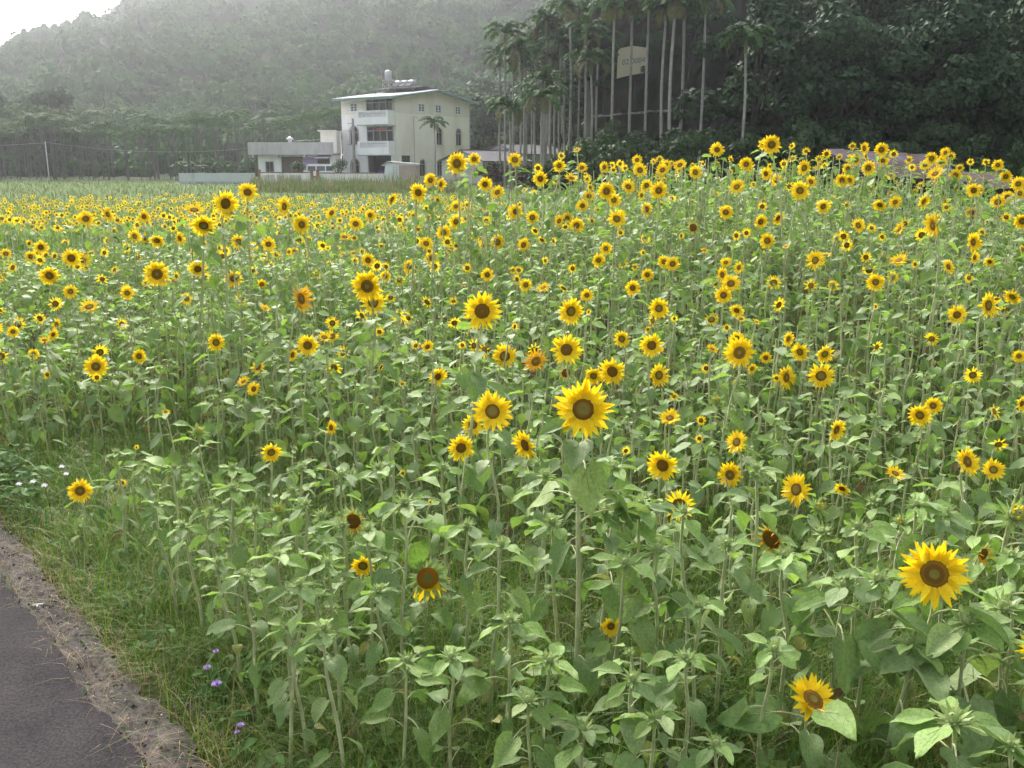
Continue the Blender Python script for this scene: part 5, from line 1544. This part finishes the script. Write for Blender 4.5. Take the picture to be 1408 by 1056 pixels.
TREES = [tree_templates(1000 + i, 9.0, 4.3, 22, 190, .42, M_JUNGLE, .12) for i in range(4)]
TREES_B = [tree_templates(1020 + i, 9.0, 4.6, 24, 170, .45, M_BUSH, .2) for i in range(2)]
SHRUBS = [tree_templates(1040 + i, 2.2, 1.6, 9, 130, .22, M_BUSH, .1) for i in range(3)]
DRYB = tree_templates(1050, 2.0, 1.7, 8, 120, .22, M_DUST, .1)
def put_tree(tp, name, x, y, sc, label, cat, group=None, q=random, zoff=0.0, sz=1.0):
    e = empty(name, (x, y, float(ground_z(x, y)) + zoff), q.uniform(0, 6.28))
    for nm, me_ in (('crown', tp[0]), ('trunk', tp[1])):
        link(nm, me_, e, Matrix.Diagonal((sc, sc, sc * sz, 1)))
    tag(e, label, cat, group)
q = random.Random(31)
# jungle slope on the right
jl = []
for k in range(46):
    row = k % 4
    uu = 1040 + (k // 4) * 36 + q.uniform(-14, 14); Yd = (66, 76, 86, 98)[row] + q.uniform(-2, 3)
    jl.append((uu, Yd, row))
for k in range(13):      # above the retaining wall, behind the palm heads
    jl.append((815 + k * 21 + q.uniform(-8, 8), 86 + (k % 2) * 8, 4))
jl.sort()
jc = [-1] * 5
for i, (uu, Yd, row) in enumerate(jl):
    xx = (uu - 704) / F * Yd; jc[row] += 1
    lab = ordinal(jc[row]) + ' from left: ' + ('dark jungle tree at the foot of the right-hand slope', 'dark jungle tree low on the right-hand slope', 'dark jungle tree halfway up the right-hand slope', 'dark jungle tree high on the right-hand slope', 'dark tree overhanging the retaining wall')[row]
    put_tree(q.choice(TREES), 'jungle_tree', xx, Yd, q.uniform(.75, 1.15), lab, 'tree', 'jungle trees, ' + ('foot row', 'low row', 'middle row', 'high row', 'above the wall')[row], q)
VINE = tree_templates(1060, 4.0, 1.5, 9, 150, .22, M_JUNGLE, .05)
for k in range(11):
    uu = 822 + k * 23 + q.uniform(-7, 7)
    e = empty('creeper', ((uu - 704) / F * 73.2, 73.4 + .8, 6.8 + q.uniform(-1.5, 2.2)), q.uniform(0, 6.28))
    link('foliage', VINE[0], e, Matrix.Diagonal((1, 1, q.uniform(.8, 1.5), 1))); link('stem', VINE[1], e)
    tag(e, ordinal(k) + ' dark creeper from left hanging on the retaining wall', 'creeper', 'creepers on the wall')
# shrubs at the foot of the wall and slope
for k in range(30):
    uu = 770 + k * 21 + q.uniform(-8, 8); Yd = q.uniform(55, 66); xx = (uu - 704) / F * Yd
    put_tree(q.choice(SHRUBS), 'shrub', xx, Yd, q.uniform(.8, 1.35), ordinal(k) + ' green shrub from left at the foot of the dark slope', 'shrub', 'shrubs at the foot of the slope', q)
for k, (uu, Yd, s) in enumerate([(690, 80, .9), (712, 74, .8), (735, 70, .75), (760, 66, .7), (790, 62, .6), (830, 58, .6), (668, 84, .8)]):
    put_tree(DRYB, 'dry_shrub', (uu - 704) / F * Yd, Yd, s, 'brown dry shrub beneath the palm clump, %s from left' % ORD[sorted([690, 712, 735, 760, 790, 830, 668]).index(uu)], 'shrub', 'dry shrubs under the palms', q)
# round trees by the grove and behind the house
for (uu, Yd, sc, lab) in [(18, 150, 1.25, 'round dark tree rising over the grove at the left edge'), (112, 152, 1.45, 'broad domed tree rising over the middle of the grove'), (88, 158, 1.2, 'domed tree left of and behind the broad one'),
                          (655, 135, 1.25, 'dark broadleaf tree just right of the house'), (678, 142, 1.2, 'broadleaf tree between the house and the palm clump'), (640, 150, 1.4, 'taller broadleaf tree behind the right end of the roof'),
                          (605, 158, 1.3, 'broadleaf tree behind the roof ridge'), (700, 150, 1.3, 'broadleaf tree behind the left palms'), (730, 128, 1.1, 'dark tree behind the middle of the palm clump'), (765, 125, 1.1, 'dark tree behind the right half of the palm clump'), (670, 165, 1.6, 'tall pale-green tree behind the house gable'), (570, 165, 1.3, 'broadleaf tree behind the solar heaters')]:
    put_tree(q.choice(TREES_B), 'broadleaf_tree', (uu - 704) / F * Yd, Yd, sc, lab, 'tree', 'broadleaf trees behind the house and grove', q)
# trimmed shrubs before the annex
for uu, vt_, lab in ((410, 219, 'trimmed round shrub before the lilac shutter'), (467, 217, 'trimmed round shrub by the left corner of the house')):
    p = at(uu, vt_, 98.2); hh = p.z - .28
    e = empty('trimmed_shrub', (p.x, 98.2, .28)); qq = random.Random(int(uu)); t = T()
    for k in range(7): leafcloud(t, (qq.uniform(-.5, .5), qq.uniform(-.4, .4), hh - .75 + qq.uniform(-.45, .4)), .5, 110, .13, qq)
    link('crown', t.mesh('crown', [M_BUSH], False), e)
    part('trunk', M_TRUNK, e, lambda t: [tube(t, [(sx * .06, 0, -.1), (sx * .15, 0, hh * .6)], [.05, .035], 6) for sx in (-1, 1)], True)
    tag(e, lab, 'shrub')
# banana plants by the fence
BL = leaf_t(77, 8, 4, 2, 0, .6).mesh('leaf', [M_FROND] * 12)
for k, uu in enumerate((262, 284, 300, 318)):
    Yd = 104; e = empty('banana_plant', ((uu - 704) / F * Yd, Yd, .28))
    part('stem', M_SHAFT, e, lambda t: tube(t, [(0, 0, -.1), (0, 0, 1.1)], [.12, .08], 8), True)
    for j in range(6): link('leaf', BL, e, leaf_M(Vector((0, 0, .9 + .05 * j)), j * 1.05 + k, 1.0 + .1 * (j % 3), -.5 - .18 * (j * 5 % 4)))
    tag(e, '%s banana plant from the left behind the pale fence' % ORD[k], 'plant', 'banana plants behind the fence')

# tall reeds before the house and the meadow strip
N = 9000
uu = rng.uniform(352, 640, N); Yd = rng.uniform(66, 90, N); xx = (uu - 704) / F * Yd
cl = np.clip(.55 + .5 * np.sin(xx * 1.3) * np.sin(Yd * .7 + xx * .6), .25, 1)
tag(blades('reeds', [M_REED, M_STRAW], xx, Yd, ground_z(xx, Yd) - .05, rng.uniform(.5, 1.7, N) * cl, rng.uniform(.03, .06, N), rng.uniform(.1, .7, N), rng.uniform(0, 6.28, N), (rng.random(N) < .16).astype(int)),
    'tall grass and reeds growing in front of the house', 'grass', kind='stuff')
N = 26000
Yd = 37 + 74 * rng.random(N) ** 1.3; xx = (rng.uniform(-30, 720, N) - 704) / F * Yd
tag(blades('meadow', [M_REED, M_STRAW], xx, Yd, ground_z(xx, Yd) - .03, rng.uniform(.12, .4, N), rng.uniform(.02, .05, N), rng.uniform(.1, .7, N), rng.uniform(0, 6.28, N), (rng.random(N) < .06).astype(int), 2),
    'flat green meadow strip beyond the sunflower field', 'grass', kind='stuff')

# ------------------------------------------------------------------ wooded hill: one mass of crowns
def hill_crown(seed, n):
    q = random.Random(seed); t = T()
    for k in range(4):
        c = Vector((q.uniform(-.45, .45), q.uniform(-.45, .45), q.uniform(.35, .8)))
        leafcloud(t, c, q.uniform(.38, .6), n // 4, .235, q, 0, q.uniform(.7, .95), .42)
        tube(t, [c + Vector((0, 0, z * .44)) for z in (-.9, 0, .9)], [.1, .32, .08], 5)
    return t
HC = [hill_crown(1100 + i, 128) for i in range(8)]
hp = far_crown(60); 
hill = Bulk(); q = random.Random(8); cnt = 0
while cnt < 2800:
    Yd = 143 + 445 * q.random() ** .8
    uu = q.uniform(-60, 900); xx = (uu - 704) / F * Yd
    if xx > 0.06 * Yd and Yd < 330: continue
    if Yd < 170 and uu > 560: continue
    z = float(ground_z(xx, Yd)); s = q.choice((3.6, 4.5, 5.5, 6.5)) * q.uniform(.9, 1.15) * (1 + .3 * (Yd > 380)) * (.75 if Yd < 175 else 1)
    hill.put(q.choice(HC), Matrix.Translation((xx, Yd, z - .5)) @ Matrix.Rotation(q.uniform(0, 6.28), 4, 'Z') @ Matrix.Diagonal((s, s, s * q.uniform(.65, 1.1), 1)))
    cnt += 1
tag(hill.build('hill_forest', [M_HILLF], smooth=False), 'hazy forest covering the hill behind the house', 'forest', kind='stuff')

# ------------------------------------------------------------------ haze
hz = T(); box(hz, -760, 760, -75, 1000, -75, 230)
hm = bpy.data.materials.new('haze'); hm.use_nodes = True
hn, hl = hm.node_tree.nodes, hm.node_tree.links
hn.clear()
ho = hn.new('ShaderNodeOutputMaterial'); pv = hn.new('ShaderNodeVolumePrincipled')
pv.inputs['Color'].default_value = (0.86, 0.91, 1.0, 1)
pv.inputs['Density'].default_value = 0.00042
pv.inputs['Anisotropy'].default_value = 0.75
hl.new(pv.outputs[0], ho.inputs['Volume'])
tag(link('haze', hz.mesh('haze', [hm], False)), 'pale haze in the air', 'haze', kind='stuff')
